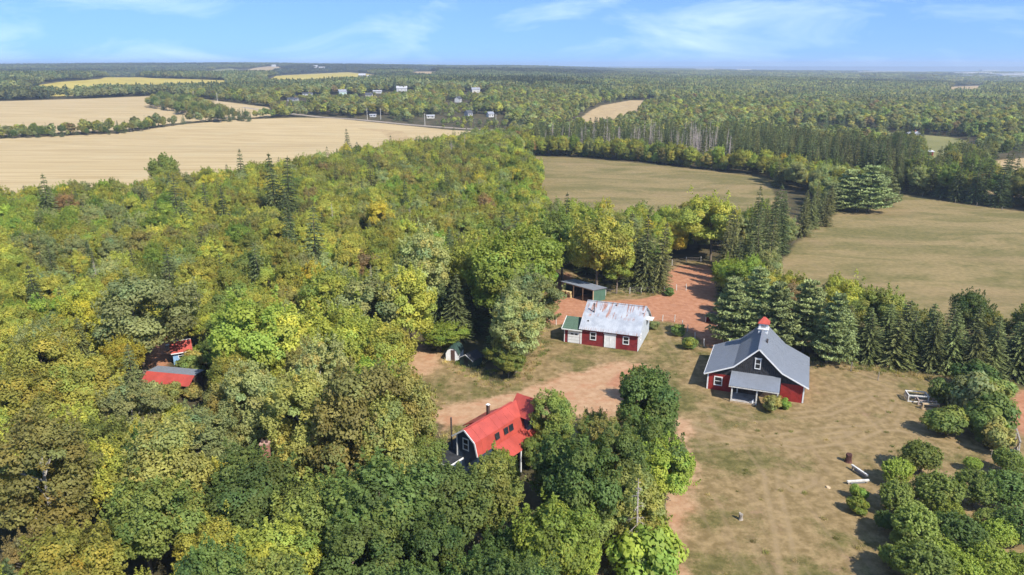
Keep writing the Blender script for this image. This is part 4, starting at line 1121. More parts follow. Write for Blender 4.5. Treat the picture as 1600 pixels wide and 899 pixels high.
def rusty():
    m, nt, out = nodes_of('rusty_galvanised'); T = NT(nt)
    co = T.n('ShaderNodeTexCoord').outputs['Object']
    sep = T.n('ShaderNodeSeparateXYZ'); T.link(co, sep.inputs[0])
    base = T.mix(T.rng(T.noise(co, .9, 5, .6), .35, .65), (0.35, 0.37, 0.40), (0.47, 0.49, 0.51))
    st = T.noise(T.mapping(co, (5.2, .30, .30)), 1.0, 4, .6)
    blot = T.noise(co, .55, 3, .5)
    up = T.rng(sep.outputs[2], 4.05, 4.35)
    low = T.math('MULTIPLY', T.rng(sep.outputs[2], 3.1, 2.65), .85)
    k_ = T.math('MULTIPLY', T.rng(st, .50, .60), T.math('MAXIMUM', T.math('MULTIPLY', up, T.rng(blot, .36, .48)), T.math('MULTIPLY', low, .8)))
    rust = T.mix(T.rng(T.noise(co, 6, 4), .35, .65), (0.20, 0.075, 0.035), (0.42, 0.20, 0.13))
    c = T.mix(T.math('MULTIPLY', k_, .9), base, rust)
    T.link(T.bsdf(c, T.rng(k_, 0, 1, .38, .85), .4, .15), out.inputs[0])
    return m
RUSTY = rusty()

# ------------------------------------------------------------------ building pieces
def roof_slope(parent, A_, B_, C_, D_, n, mat, name='roof', sheet='roof_sheet', thick=0.05, ribs=3, seed=1):
    """one roof slope (A,B eave; C,D ridge) laid from n steel sheets with raised ribs; sheets are sub-parts"""
    rg = random.Random(seed)
    A_, B_, C_, D_ = map(Vector, (A_, B_, C_, D_))
    nrm = (B_ - A_).cross(D_ - A_).normalized()
    deck = MB().slab([A_ - nrm * .02, B_ - nrm * .02, C_ - nrm * .02, D_ - nrm * .02], thick)
    ro = deck.build(name, mat, parent)
    for i in range(n):
        t0, t1 = i / n, (i + 1) / n
        a, b = A_.lerp(B_, t0), A_.lerp(B_, t1); d, c = D_.lerp(C_, t0), D_.lerp(C_, t1)
        lift = nrm * (.012 + rg.uniform(0, .012)); g = (b - a).normalized() * .006
        mb = MB().slab([a + lift + g, b + lift - g, c + lift - g, d + lift + g], .018)
        for k_ in range(ribs):
            t = (k_ + .02) / ribs
            p, q = a.lerp(b, t) + lift + g * 2 + nrm * .012, d.lerp(c, t) + lift + g * 2 + nrm * .012
            mb.beam(p, q, .035, .03)
        mb.build(sheet, mat, ro)
    return ro

def window(parent, o, ux, up, w, h, nrm, frame=0.10, cross=True, name='window', fm=None):
    """framed window: o bottom-left corner, ux / up unit vectors, nrm outward"""
    o, ux, up, nrm = map(Vector, (o, ux, up, nrm))
    def bar(a0, b0, a1, b1, dep, mat_mb):
        mat_mb.prism([o + ux * a0 + up * b0 + nrm * .004, o + ux * a1 + up * b0 + nrm * .004, o + ux * a1 + up * b1 + nrm * .004, o + ux * a0 + up * b1 + nrm * .004], nrm * dep)
    fr = MB()
    bar(-frame, -frame, 0, h + frame, .06, fr); bar(w, -frame, w + frame, h + frame, .06, fr); bar(0, -frame, w, 0, .06, fr); bar(0, h, w, h + frame, .06, fr)
    if cross: bar(0, h * .47, w, h * .53, .045, fr)
    f = fr.build(name, fm or W, parent)
    panes = ((0, .47), (.53, 1)) if cross else ((0, 1),)
    for a, b in panes:
        g = MB(); bar(0.005, h * a + .005, w - .005, h * b - .005, .015, g); g.build('pane', GLASS, f)
    return f

def wall_poly(parent, pts, off, mat, name='wall'):
    return MB().prism(pts, off).build(name, mat, parent)

def trim(parent, a, b, w=0.12, h=None, mat=None, name='trim'):
    return MB().beam(a, b, w, h).build(name, mat or W, parent)

# ------------------------------------------------------------------ red barn with the rusty gambrel roof
o2 = G(907.5, 537.9); e2 = G(996.8, 549.6)
yaw = math.atan2(e2[1] - o2[1], e2[0] - o2[0])
barn = thing('red_barn', 'small red barn with rust-streaked pale metal gambrel roof and green-roofed garage', 'barn', (o2[0], o2[1], 0), yaw)
L_, D_ = 9.05, 9.4; EZ, BZ, RZ_ = 2.62, 4.15, 5.75; by = 1.7
prof = [(0, -.1), (0, 2.75), (by, 4.08), (D_ / 2, 5.66), (D_ - by, 4.08), (D_, 2.75), (D_, -.1)]
MB().box(.1, 0, -.1, L_ - .1, .12, 2.72).build('front_wall', RED_WALL, barn)
MB().box(.1, D_ - .12, -.1, L_ - .1, D_, 2.72).build('back_wall', RED_WALL, barn)
MB().prism([(L_ - .1, yy, zz_) for yy, zz_ in prof], (.1, 0, 0)).build('end_wall', PALE_STEEL, barn)
MB().prism([(0, yy, zz_) for yy, zz_ in prof], (.1, 0, 0)).build('end_wall', RED_WALL, barn)
e = .28
roof_slope(barn, (-e, -.38, EZ - .05), (L_ + e, -.38, EZ - .05), (L_ + e, by, BZ), (-e, by, BZ), 11, RUSTY, seed=1)
roof_slope(barn, (-e, by, BZ), (L_ + e, by, BZ), (L_ + e, D_ / 2, RZ_), (-e, D_ / 2, RZ_), 11, RUSTY, seed=2)
roof_slope(barn, (L_ + e, D_ + .38, EZ - .05), (-e, D_ + .38, EZ - .05), (-e, D_ - by, BZ), (L_ + e, D_ - by, BZ), 8, RUSTY, seed=3)
roof_slope(barn, (L_ + e, D_ - by, BZ), (-e, D_ - by, BZ), (-e, D_ / 2, RZ_), (L_ + e, D_ / 2, RZ_), 8, RUSTY, seed=4)
trim(barn, (-e, D_ / 2, RZ_ + .05), (L_ + e, D_ / 2, RZ_ + .05), .3, .06, RUSTY, 'ridge_cap')
window(barn, (1.55, 0, 1.0), (1, 0, 0), (0, 0, 1), .78, 1.12, (0, -1, 0), .11)
window(barn, (6.75, 0, .95), (1, 0, 0), (0, 0, 1), .78, 1.12, (0, -1, 0), .11)
dr = MB().box(3.75, -.10, .02, 5.55, -.02, 2.18).build('sliding_door', W, barn)
MB().box(3.6, -.13, 2.2, 5.7, -.02, 2.3).build('track', W, dr)
for xx in (3.75, 4.62, 5.47): MB().box(xx, -.125, .02, xx + .08, -.102, 2.18).build('door_rail', W, dr)
for xx in (-.02, L_ - .1): MB().box(xx, -.03, 0, xx + .14, -.002, 2.6).build('corner_board', W, barn)
MB().box(L_ + .002, -.03, 0, L_ + .03, .14, 2.6).build('corner_board', W, barn)
window(barn, (L_, 1.5, 1.3), (0, 1, 0), (0, 0, 1), .5, .8, (1, 0, 0), .08)
MB().box(L_ + .04, 6.2, 3.02, L_ + 1.0, 7.8, 3.12).build('door_hood', W, barn)
st = MB().tube([(1.35, 2.55, 4.2), (1.35, 2.55, 5.95)], [.10, .10], 10).build('stove_pipe', STOVE, barn)
MB().tube([(1.35, 2.55, 5.93), (1.35, 2.55, 6.08)], [.15, .14], 10).build('cap', STOVE, st)
MB().prism([(1.1, 2.2, 4.34), (1.6, 2.2, 4.34), (1.6, 2.7, 4.6), (1.1, 2.7, 4.6)], (0, -.03, .08)).build('flashing', PALE_STEEL, barn)
for (xx, yy, zz_) in ((.75, .85, 3.6), (4.4, 4.2, 5.55), (8.9, 3.2, 4.95)): MB().box(xx, yy, zz_ - .1, xx + .22, yy + .2, zz_ + .14).build('roof_vent', STOVE, barn)
# green-roofed garage annex
gx0, gx1, gd = -2.75, -.02, 5.0
MB().box(gx0, .02, -.1, gx1, .14, 2.35).build('garage_wall', RED_WALL, barn)
MB().prism([(gx0, .14, -.1), (gx0, .14, 2.3), (gx0, gd / 2, 3.3), (gx0, gd, 2.3), (gx0, gd, -.1)], (.1, 0, 0)).build('garage_wall', RED_WALL, barn)
MB().box(gx0 + .1, gd - .1, -.1, gx1, gd, 2.3).build('garage_wall', RED_WALL, barn)
roof_slope(barn, (gx0 - .3, -.35, 2.32), (gx1 + .25, -.35, 2.32), (gx1 + .03, gd / 2, 3.52), (gx0 - .3, gd / 2, 3.52), 4, GREEN_ROOF, 'garage_roof', 'shingle_course', ribs=0)
roof_slope(barn, (gx1 + .03, gd + .3, 2.32), (gx0 - .3, gd + .3, 2.32), (gx0 - .3, gd / 2, 3.52), (gx1 + .03, gd / 2, 3.52), 4, GREEN_ROOF, 'garage_roof', 'shingle_course', ribs=0)
trim(barn, (gx0 - .34, -.39, 2.28), (gx1 + .25, -.39, 2.28), .07, .16, W, 'fascia')
trim(barn, (gx0 - .34, -.36, 2.30), (gx0 - .34, gd / 2, 3.5), .07, .16, W, 'fascia')
gdr = MB().box(-2.15, -.03, .02, -.25, .016, 2.05).build('garage_door', W, barn)
for i in range(1, 4): MB().box(-2.13, -.045, .02 + .51 * i - .012, -.27, -.032, .02 + .51 * i + .012).build('panel_joint', CONC, gdr)
for xx in (-1.65, -.98): MB().box(xx, -.05, 1.38, xx + .42, -.033, 1.62).build('pane', GLASS, gdr)
for xx in (gx0 - .02, -.16): MB().box(xx, -.02, 0, xx + .13, .018, 2.25).build('corner_board', W, barn)

# ------------------------------------------------------------------ open-fronted shelter with hay
p0 = P(878.7, 440.2, 2.6)[:2]; p1 = P(927, 453.5, 2.6)[:2]
yaw = math.atan2(p1[1] - p0[1], p1[0] - p0[0]); sl = float(np.hypot(*(p1 - p0)))
sh = thing('field_shelter', 'open-fronted animal shelter with grey metal roof and green end wall', 'shelter', (p0[0], p0[1], 0), yaw)
sdp = 3.6
roof_slope(sh, (-.2, -.25, 2.66), (sl + .2, -.25, 2.66), (sl + .2, sdp + .2, 2.30), (-.2, sdp + .2, 2.30), 9, STEEL)
MB().prism([(sl - .06, .02, 0), (sl - .06, sdp, 0), (sl - .06, sdp, 2.20), (sl - .06, .02, 2.5)], (.06, 0, 0)).build('end_wall', GREEN_WALL, sh)
MB().prism([(0, .02, 0), (0, sdp, 0), (0, sdp, 2.20), (0, .02, 2.5)], (.06, 0, 0)).build('end_wall', GREEN_WALL, sh)
for i in range(8):
    zb = i * .275; MB().box(.07, sdp - .05, zb, sl - .07, sdp - .01, zb + .265).build('back_plank', DARKWOOD, sh)
for xx in (.08, sl * .36, sl * .66, sl - .14): MB().box(xx, -.02, 0, xx + .16, .14, 2.52).build('post', NEWWOOD, sh)
MB().box(.05, -.06, 2.40, sl - .05, -.022, 2.56).build('header_beam', WOOD, sh)
MB().box(sl * .36 + .02, .2, 0, sl * .36 + .1, sdp - .1, 1.25).build('partition', DARKWOOD, sh)
for i, (ox, oy, rz_) in enumerate(((.9, -.55, .1), (1.65, -.5, -.15), (2.35, -.42, .1))):
    ca, sa = math.cos(yaw), math.sin(yaw)
    bl = thing('hay_bale', 'upright pale hay bale before the open-fronted shelter', 'hay bale', (p0[0] + ox * ca - oy * sa, p0[1] + ox * sa + oy * ca, 0), yaw + rz_, 'hay bales by the shelter')
    rg = random.Random(i); mb = MB()
    for lz in range(4):
        j = rg.uniform(-.04, .04); mb.box(-.30 + j, -.26 + j, lz * .31, .30 + j, .26, lz * .31 + .30)
    mb.build('hay', HAY, bl, bevel=.05)
    for zz_ in (.4, .85): MB().box(-.345, -.315, zz_, .345, .305, zz_ + .02).build('twine', BROWN_DOOR, bl)

# ------------------------------------------------------------------ black-gabled barn
o2 = G(1104, 607.1); e2 = G(1254.4, 630.6)
yaw = math.atan2(e2[1] - o2[1], e2[0] - o2[0]); WL = float(np.hypot(*(e2 - o2))); DL = 10.6
bb = thing('gabled_barn', 'barn with dark board gable, red wings, grey metal roof and red-capped cupola', 'barn', (o2[0], o2[1], 0), yaw)
xb0, xb1, xm = 3.25, 9.35, WL / 2 + .12
ez, bz, rz_ = 2.45, 3.85, 6.75
front = [(0, -.1), (0, ez - .1), (xb0, bz - .15), (xm, rz_ - .15), (xb1, bz - .15), (WL, ez - .1), (WL, -.1)]
MB().box(.02, 0, -.1, xb0, .12, 2.35).build('wing_wall', RED_BARN, bb)
MB().box(xb1, 0, -.1, WL - .02, .12, 2.35).build('wing_wall', RED_BARN, bb)
MB().prism([(.02, .004, 2.352), (xb0, .004, 2.352), (xb0, .004, bz - .17)], (0, .11, 0)).build('wing_gable', BLACK_B, bb)
MB().prism([(xb1, .004, 2.352), (WL - .02, .004, 2.352), (xb1, .004, bz - .17)], (0, .11, 0)).build('wing_gable', BLACK_B, bb)
MB().box(xb0 + .002, .03, -.1, xb1 - .002, .14, 2.98).build('porch_wall', DARKWOOD, bb)
rg = random.Random(3); nbd = 25; bw = (xb1 - xb0) / nbd
for i in range(nbd):
    xa, xc = xb0 + i * bw, xb0 + (i + 1) * bw - .02
    def topz(q): return (bz - .16) + (rz_ - .16 - bz + .16) * (1 - abs(q - xm) / (xb1 - xm if q > xm else xm - xb0))
    ta, tc = max(topz(xa), 3.05), max(topz(xc), 3.05)
    j = rg.uniform(0, .03)
    MB().prism([(xa, -.01 - j, 2.99), (xc, -.01 - j, 2.99), (xc, -.01 - j, tc), (xa, -.01 - j, ta)], (0, .05, 0)).build('gable_board', BLACK_B, bb)
MB().prism([(x_, DL - .1, z_) for x_, z_ in front], (0, .1, 0)).build('back_wall', BLACK_B, bb)
MB().box(-.0, .12, -.1, .1, DL - .1, ez - .15).build('side_wall', RED_BARN, bb)
MB().box(WL - .1, .12, -.1, WL, DL - .1, ez - .15).build('side_wall', RED_BARN, bb)
f0, f1 = -.42, DL + .35
def rs(a, b, n, sd):   # slope from eave-side point a=(x,z) up to b
    if a[0] < b[0]: return roof_slope(bb, (a[0], f1, a[1]), (a[0], f0, a[1]), (b[0], f0, b[1]), (b[0], f1, b[1]), n, STEEL, seed=sd, ribs=3)
    return roof_slope(bb, (a[0], f0, a[1]), (a[0], f1, a[1]), (b[0], f1, b[1]), (b[0], f0, b[1]), n, STEEL, seed=sd, ribs=3)
rs((-.45, ez - .17), (xb0, bz), 11, 1); rs((xb0, bz), (xm, rz_), 11, 2); rs((xb1, bz), (xm, rz_), 11, 3); rs((WL + .5, ez - .19), (xb1, bz), 11, 4)
trim(bb, (xm, f0, rz_ + .05), (xm, f1, rz_ + .05), .3, .05, STEEL, 'ridge_cap')
for a, b in (((-.45, ez - .17), (xb0, bz)), ((xb0, bz), (xm, rz_)), ((xb1, bz), (xm, rz_)), ((WL + .5, ez - .19), (xb1, bz))):
    trim(bb, (a[0], f0 - .03, a[1] - .02), (b[0], f0 - .03, b[1] - .02), .05, .17, W, 'barge_board')
trim(bb, (-.48, f0, ez - .2), (-.48, f1, ez - .2), .05, .14, W, 'fascia')
for xx in (-.03, WL - .15): MB().box(xx, -.04, 0, xx + .18, -.003, 2.3).build('corner_board', W, bb)
MB().box(WL + .002, -.04, 0, WL + .03, .16, 2.25).build('corner_board', W, bb)
window(bb, (xm - .28, -.06, 3.95), (1, 0, 0), (0, 0, 1), .56, 1.25, (0, -1, 0), .10)
MB().box(xm - .45, -.14, 5.32, xm + .45, -.045, 5.42).build('window_hood', W, bb)
window(bb, (1.0, 0, .82), (1, 0, 0), (0, 0, 1), .85, 1.05, (0, -1, 0), .13)
# porch
px0, px1, pyy = 3.05, 9.25, -3.15
roof_slope(bb, (px0, pyy, 2.28), (px1, pyy, 2.28), (px1, -.08, 3.12), (px0, -.08, 3.12), 8, STEEL, 'porch_roof', seed=9)
trim(bb, (px0, pyy + .03, 2.17), (px1, pyy + .03, 2.17), .06, .14, WOODWHITE, 'porch_beam')
for xx, yy in ((3.4, -3.0), (6.5, -2.95), (9.0, -3.0), (3.9, -.35)): MB().box(xx, yy, 0, xx + .17, yy + .17, 2.18 if yy < -1 else 2.9).build('post', WOODWHITE, bb)
MB().box(3.35, -2.98, -.05, 6.5, -.02, .10).build('porch_slab', CONC, bb)
MB().box(3.35, -3.05, -.05, 6.45, -2.99, .16).build('sill_board', NEWWOOD, bb)
# cupola near the far end of the ridge
cy_ = 7.9
cu = MB().box(xm - .62, cy_ - .62, rz_ - .6, xm + .62, cy_ + .62, rz_ + .95).build('cupola', W, bb)
MB().box(xm - .74, cy_ - .74, rz_ + .10, xm + .74, cy_ + .74, rz_ + .20).build('skirt', WOODWHITE, cu)
for d in range(4):
    a = d * math.pi / 2; nx, ny = math.cos(a), math.sin(a)
    mb = MB(); c_ = Vector((xm + nx * .622, cy_ + ny * .622, rz_ + .58)); tx = Vector((-ny, nx, 0))
    mb.prism([c_ + tx * -.30 + Vector((0, 0, -.16)), c_ + tx * .30 + Vector((0, 0, -.16)), c_ + tx * .30 + Vector((0, 0, .16)), c_ + tx * -.30 + Vector((0, 0, .16))], (nx * .02, ny * .02, 0)).build('louvre', CONC, cu)
mb = MB(); b0 = rz_ + .955; hw = .80
mb.add([(xm - hw, cy_ - hw, b0), (xm + hw, cy_ - hw, b0), (xm + hw, cy_ + hw, b0), (xm - hw, cy_ + hw, b0), (xm - hw, cy_ - hw, b0 + .06), (xm + hw, cy_ - hw, b0 + .06), (xm + hw, cy_ + hw, b0 + .06), (xm - hw, cy_ + hw, b0 + .06),
        (xm - .12, cy_, b0 + .85), (xm + .12, cy_, b0 + .85)],
       [(3, 2, 1, 0), (0, 1, 5, 4), (1, 2, 6, 5), (2, 3, 7, 6), (3, 0, 4, 7), (4, 5, 9, 8), (5, 6, 9), (6, 7, 8, 9), (7, 4, 8)])
mb.build('cupola_roof', paint('bright_red_steel', (0.42, 0.075, 0.05), 0.4), cu)
MB().tube([(xm + .75, 4.3, 6.1), (xm + .75, 4.3, 6.65)], [.14, .14], 8).build('roof_vent', STOVE, bb)
orn = thing('garden_ornament', 'small white upright ornament beside the middle porch post', 'ornament', tuple(G(1175, 632)) + (0,), yaw)
MB().tube([(0, 0, 0), (0, 0, .18), (.06, 0, .42), (.12, 0, .60), (.13, 0, .7)], [.15, .19, .13, .07, .05], 8).build('body', W, orn, True)
MB().tube([(-.18, -.02, 0), (-.14, 0, .22), (-.05, 0, .30)], [.07, .09, .05], 7).build('foot', W, orn, True)

# ------------------------------------------------------------------ house with the red roof
pk = P(725.2, 671.6, 6.3); pr = P(795.2, 631.1, 6.3)
yaw = math.atan2(pr[1] - pk[1], pr[0] - pk[0]); HL = float(math.hypot(pr[0] - pk[0], pr[1] - pk[1])) + .3
ho = thing('cottage', 'dark blue cottage with bright red metal roof half hidden by trees', 'house', (pk[0], pk[1], 0), yaw)
# local: x along the ridge away from the gable, +y to the shady side, -y to the sunny side
rz2, bz2, hw2 = 6.3, 5.2, 1.42
gab = [(-1.55, 0), (-1.55, 4.0), (-hw2 + .06, bz2 - .08), (0, rz2 - .1), (1.25, 5.30), (1.25, 0)]
MB().prism([(.22, yy, zz_) for yy, zz_ in gab], (.12, 0, 0)).build('gable_wall', BLUE, ho)
MB().box(.34, -1.54, 0, HL, -1.42, 4.1).build('side_wall', BLUE, ho)
MB().box(.34, 1.12, 0, HL, 1.24, 5.2).build('side_wall', BLUE, ho)
roof_slope(ho, (-.05, -hw2, bz2), (HL + 1.0, -hw2, bz2), (HL + 1.0, 0, rz2), (-.05, 0, rz2), 9, RED_ROOF, seed=1, ribs=0)
roof_slope(ho, (-.05, -1.78, 3.75), (HL + 1.0, -1.78, 3.75), (HL + 1.0, -hw2, bz2), (-.05, -hw2, bz2), 9, RED_ROOF, 'lower_roof', seed=2, ribs=0)
roof_slope(ho, (HL + .2, 1.62, 5.12), (-.05, 1.62, 5.12), (-.05, 0, rz2), (HL + .2, 0, rz2), 9, RED_ROOF, seed=3, ribs=0)
MB().prism([(2.9, 1.0, 5.4), (2.9, 2.3, 4.75), (2.9, 2.3, 3.6), (2.9, 1.0, 3.6)], (3.6, 0, 0)).build('dormer_wall', BLUE, ho)
roof_slope(ho, (6.7, 2.6, 4.85), (2.7, 2.6, 4.85), (2.7, .35, 6.08), (6.7, .35, 6.08), 4, RED_ROOF, 'dormer_roof', seed=4, ribs=0)
trim(ho, (-.1, 0, rz2 + .04), (HL + .2, 0, rz2 + .04), .24, .05, RED_ROOF, 'ridge_cap')
for a, b in (((0, rz2 - .02), (-hw2, bz2 - .02)), ((-hw2, bz2 - .02), (-1.78, 3.75)), ((0, rz2 - .02), (1.62, 5.10))):
    trim(ho, (-.09, a[0], a[1]), (-.09, b[0], b[1]), .06, .16, W, 'barge_board')
window(ho, (.22, .30, 3.95), (0, -1, 0), (0, 0, 1), .62, 1.15, (-1, 0, 0), .10)
MB().box(.17, 1.13, 0, .218, 1.27, 5.2).build('corner_board', W, ho)
for xx in (3.1, 4.6, 5.5):
    f = window(ho, (xx, -1.72, 4.35), (1, 0, 0), (0, .22, .97), .55, .62, (0, -.97, .22), .05, False, fm=BLACK_R)
# verandah on the sunny side
roof_slope(ho, (2.6, -3.5, 2.75), (HL + 1.2, -3.5, 2.75), (HL + 1.2, -1.66, 3.72), (2.6, -1.66, 3.72), 7, RED_ROOF, 'verandah_roof', seed=6, ribs=0)
for xx in (2.8, 5.2, HL + .9): MB().box(xx, -3.42, 0, xx + .12, -3.30, 2.68).build('post', W, ho)
# taller cross wing
cx0 = HL + .25
MB().box(cx0, -2.2, 0, cx0 + 2.7, -.1, 5.0).build('wing_wall', BLUE, ho)
roof_slope(ho, (cx0 - .45, .25, 5.05), (cx0 - .45, -2.7, 5.05), (cx0 + 1.25, -2.7, 6.85), (cx0 + 1.25, .25, 6.85), 4, RED_ROOF, 'wing_roof', seed=7, ribs=0)
roof_slope(ho, (cx0 + 3.0, -2.7, 5.05), (cx0 + 3.0, .25, 5.05), (cx0 + 1.25, .25, 6.85), (cx0 + 1.25, -2.7, 6.85), 4, RED_ROOF, 'wing_roof', seed=8, ribs=0)
for yy in (-2.2, -.12): MB().prism([(cx0, yy, 5.0), (cx0 + 2.7, yy, 5.0), (cx0 + 1.25, yy, 6.7)], (0, .02, 0)).build('wing_gable', BLUE, ho)
ch = MB().box(4.6, .55, 5.4, 4.88, .83, 7.05).build('chimney', BROWN_DOOR, ho)
MB().box(4.56, .51, 7.052, 4.92, .87, 7.12).build('chimney_cap', W, ch)
MB().tube([(.9, 2.6, 2.8), (.9, 2.6, 6.5)], [.09, .09], 8).build('stove_pipe', STOVE, ho)
# low flat-roofed entry by the gable
MB().box(-1.9, .55, 0, .20, 3.6, 2.75).build('entry_wall', BLUE, ho)
MB().box(-2.1, .40, 2.752, .215, 3.8, 2.88).build('entry_roof', BLACK_R, ho)
MB().box(.22, 1.26, 0, 3.6, 3.6, 2.7).build('entry_wall', BLUE, ho)
MB().box(.22, 1.28, 2.702, 3.7, 3.8, 2.82).build('entry_roof', BLACK_R, ho)
for yy in (.52, 3.5): MB().box(-1.94, yy, 0, -1.904, yy + .14, 2.74).build('corner_board', W, ho)
MB().box(-2.14, .38, 2.70, -2.102, 3.8, 2.90).build('fascia', W, ho)
MB().box(-2.1, .36, 2.70, .21, .398, 2.90).build('fascia', W, ho)
window(ho, (-1.4, .55, 1.1), (1, 0, 0), (0, 0, 1), .7, .9, (0, -1, 0), .08)
MB().box(-3.6, .6, 0, -1.95, 4.2, .35).build('deck', WOOD, ho)
for i, yy in enumerate((.65, 2.4, 4.1)): MB().box(-3.55, yy, .35, -3.45, yy + .1, 1.3).build('deck_post', W, ho)
MB().box(-3.56, .65, 1.302, -3.44, 4.2, 1.36).build('deck_rail', W, ho)

# ------------------------------------------------------------------ garden sheds by the wood
o2 = G(696.8, 563.4)
gs = thing('garden_shed', 'white-fronted shed with dark green barrel roof and brown door', 'shed', (o2[0], o2[1], 0), R(-12))
arch = [(0, 0), (0, 1.15), (.30, 1.72), (.75, 2.02), (1.2, 2.02), (1.65, 1.72), (1.95, 1.15), (1.95, 0)]
MB().prism([(a, 0, b) for a, b in arch], (0, .08, 0)).build('front_wall', W, gs)
MB().prism([(a, 2.6, b) for a, b in arch], (0, .08, 0)).build('back_wall', W, gs)
MB().box(0, .082, 0, .06, 2.598, 1.12).build('side_wall', W, gs); MB().box(1.89, .082, 0, 1.95, 2.598, 1.12).build('side_wall', W, gs)
ro_pts = [(-.10, 1.08), (.26, 1.78), (.73, 2.09), (1.22, 2.09), (1.69, 1.78), (2.05, 1.08)]
for a, b in zip(ro_pts[:-1], ro_pts[1:]): MB().slab([(a[0], -.1, a[1]), (a[0], 2.8, a[1]), (b[0], 2.8, b[1]), (b[0], -.1, b[1])][::-1], .04).build('roof', DARK_GREEN, gs)
d = MB().box(.80, -.05, .04, 1.40, -.003, 1.78).build('door', BROWN_DOOR, gs); MB().box(.86, -.09, .85, .90, -.052, 1.0).build('handle', STOVE, d)
o2 = G(719, 571)
hut = thing('dark_hut', 'low dark hut with pale roof edge beside the white-fronted shed', 'hut', (o2[0], o2[1], 0), R(-33))
MB().prism([(0, 0, 0), (0, 0, 1.3), (1.15, 0, 1.95), (2.3, 0, 1.3), (2.3, 0, 0)], (0, .08, 0)).build('front_wall', DARK_GREEN, hut)
MB().box(0, .082, 0, .06, 2.3, 1.28).build('side_wall', DARK_GREEN, hut); MB().box(2.24, .082, 0, 2.3, 2.3, 1.28).build('side_wall', DARK_GREEN, hut)
MB().prism([(.06, 2.2, 0), (.06, 2.2, 1.3), (1.15, 2.2, 1.93), (2.24, 2.2, 1.3), (2.24, 2.2, 0)], (0, .08, 0)).build('back_wall', DARK_GREEN, hut)
MB().slab([(-.2, 2.5, 1.22), (-.2, -.2, 1.22), (1.15, -.2, 2.02), (1.15, 2.5, 2.02)], .05).build('roof', BLACK_R, hut)
MB().slab([(2.5, -.2, 1.22), (2.5, 2.5, 1.22), (1.15, 2.5, 2.02), (1.15, -.2, 2.02)], .05).build('roof', BLACK_R, hut)
for a, b in (((-.22, 1.2), (1.15, 2.0)), ((2.52, 1.2), (1.15, 2.0))): trim(hut, (a[0], -.23, a[1]), (b[0], -.23, b[1]), .04, .09, W, 'barge_board')
MB().box(.75, -.04, .02, 1.45, -.003, 1.35).build('door', BLACK_R, hut)
pl = thing('pail', 'small white pail on the ground before the dark hut', 'pail', tuple(G(734, 574)) + (0,))
MB().tube([(0, 0, 0), (0, 0, .5)], [.17, .23], 10).build('tub', W, pl); MB().tube([(-.23, 0, .5), (0, 0, .72), (.23, 0, .5)], [.012, .012, .012], 5).build('handle', STOVE, pl)

# ------------------------------------------------------------------ cabins in the clearing
a_ = P(265.4, 534.7, 3.2); b_ = P(296.8, 530.0, 3.2); yaw = math.atan2(b_[1] - a_[1], b_[0] - a_[0]); cl = float(math.hypot(*(b_ - a_)[:2]))
cb = thing('cabin', 'small pale blue cabin with red gable roof in the woodland clearing', 'cabin', (a_[0], a_[1], 0), yaw)
MB().box(.12, -1.25, 0, cl - .12, -1.15, 2.05).build('front_wall', SKYBLUE, cb); MB().box(.12, 1.15, 0, cl - .12, 1.25, 2.05).build('back_wall', SKYBLUE, cb)
for xx in (.12, cl - .22): MB().prism([(xx, -1.148, 0), (xx, -1.148, 2.05), (xx, 0, 3.06), (xx, 1.148, 2.05), (xx, 1.148, 0)], (.1, 0, 0)).build('end_wall', SKYBLUE, cb)
roof_slope(cb, (-.1, -1.6, 1.92), (cl + .1, -1.6, 1.92), (cl + .1, 0, 3.2), (-.1, 0, 3.2), 4, RED_ROOF); roof_slope(cb, (cl + .1, 1.6, 1.92), (-.1, 1.6, 1.92), (-.1, 0, 3.2), (cl + .1, 0, 3.2), 4, RED_ROOF, seed=2)
trim(cb, (-.1, -1.63, 1.86), (cl + .1, -1.63, 1.86), .05, .12, W, 'fascia'); trim(cb, (-.1, 0, 3.23), (cl + .1, 0, 3.23), .2, .05, W, 'ridge_cap')
window(cb, (.9, -1.25, 1.0), (1, 0, 0), (0, 0, 1), .6, .7, (0, -1, 0), .07)
bn = thing('water_barrel', 'grey barrel standing at the end of the blue cabin', 'barrel', tuple(P(262, 543, 0.5)[:2]) + (0,))
MB().tube([(0, 0, 0), (0, 0, .3), (0, 0, .6), (0, 0, .9)], [.27, .31, .31, .27], 12).build('staves', CONC, bn, True); MB().tube([(0, 0, .88), (0, 0, .93)], [.29, .29], 12).build('lid', WOODWHITE, bn)
a_ = P(230.7, 580.1, 2.7); b_ = P(302.8, 586.8, 2.7); yaw = math.atan2(b_[1] - a_[1], b_[0] - a_[0]); cl = float(math.hypot(*(b_ - a_)[:2]))
ls = thing('long_shed', 'long low shed with red front roof slope and grey back slope', 'shed', (a_[0], a_[1], 0), yaw)
MB().box(.1, -1.2, 0, cl - .1, -1.1, 1.85).build('front_wall', DARKWOOD, ls); MB().box(.1, 1.8, 0, cl - .1, 1.9, 2.48).build('back_wall', DARKWOOD, ls)
for xx in (.1, cl - .2): MB().prism([(xx, -1.098, 0), (xx, -1.098, 1.85), (xx, 0, 2.6), (xx, 1.798, 2.48), (xx, 1.798, 0)], (.1, 0, 0)).build('end_wall', DARKWOOD, ls)
roof_slope(ls, (-.1, -1.5, 1.72), (cl + .1, -1.5, 1.72), (cl + .1, 0, 2.7), (-.1, 0, 2.7), 9, RED_ROOF)
roof_slope(ls, (cl + .1, 2.1, 2.60), (-.1, 2.1, 2.60), (-.1, 0, 2.7), (cl + .1, 0, 2.7), 9, STEEL, seed=2)
q = P(413, 688, 9.3)
fl = thing('brick_flue', 'weathered brick chimney with two dark openings poking through the woods', 'chimney', (q[0], q[1], float(hgt(q[0], q[1]))))
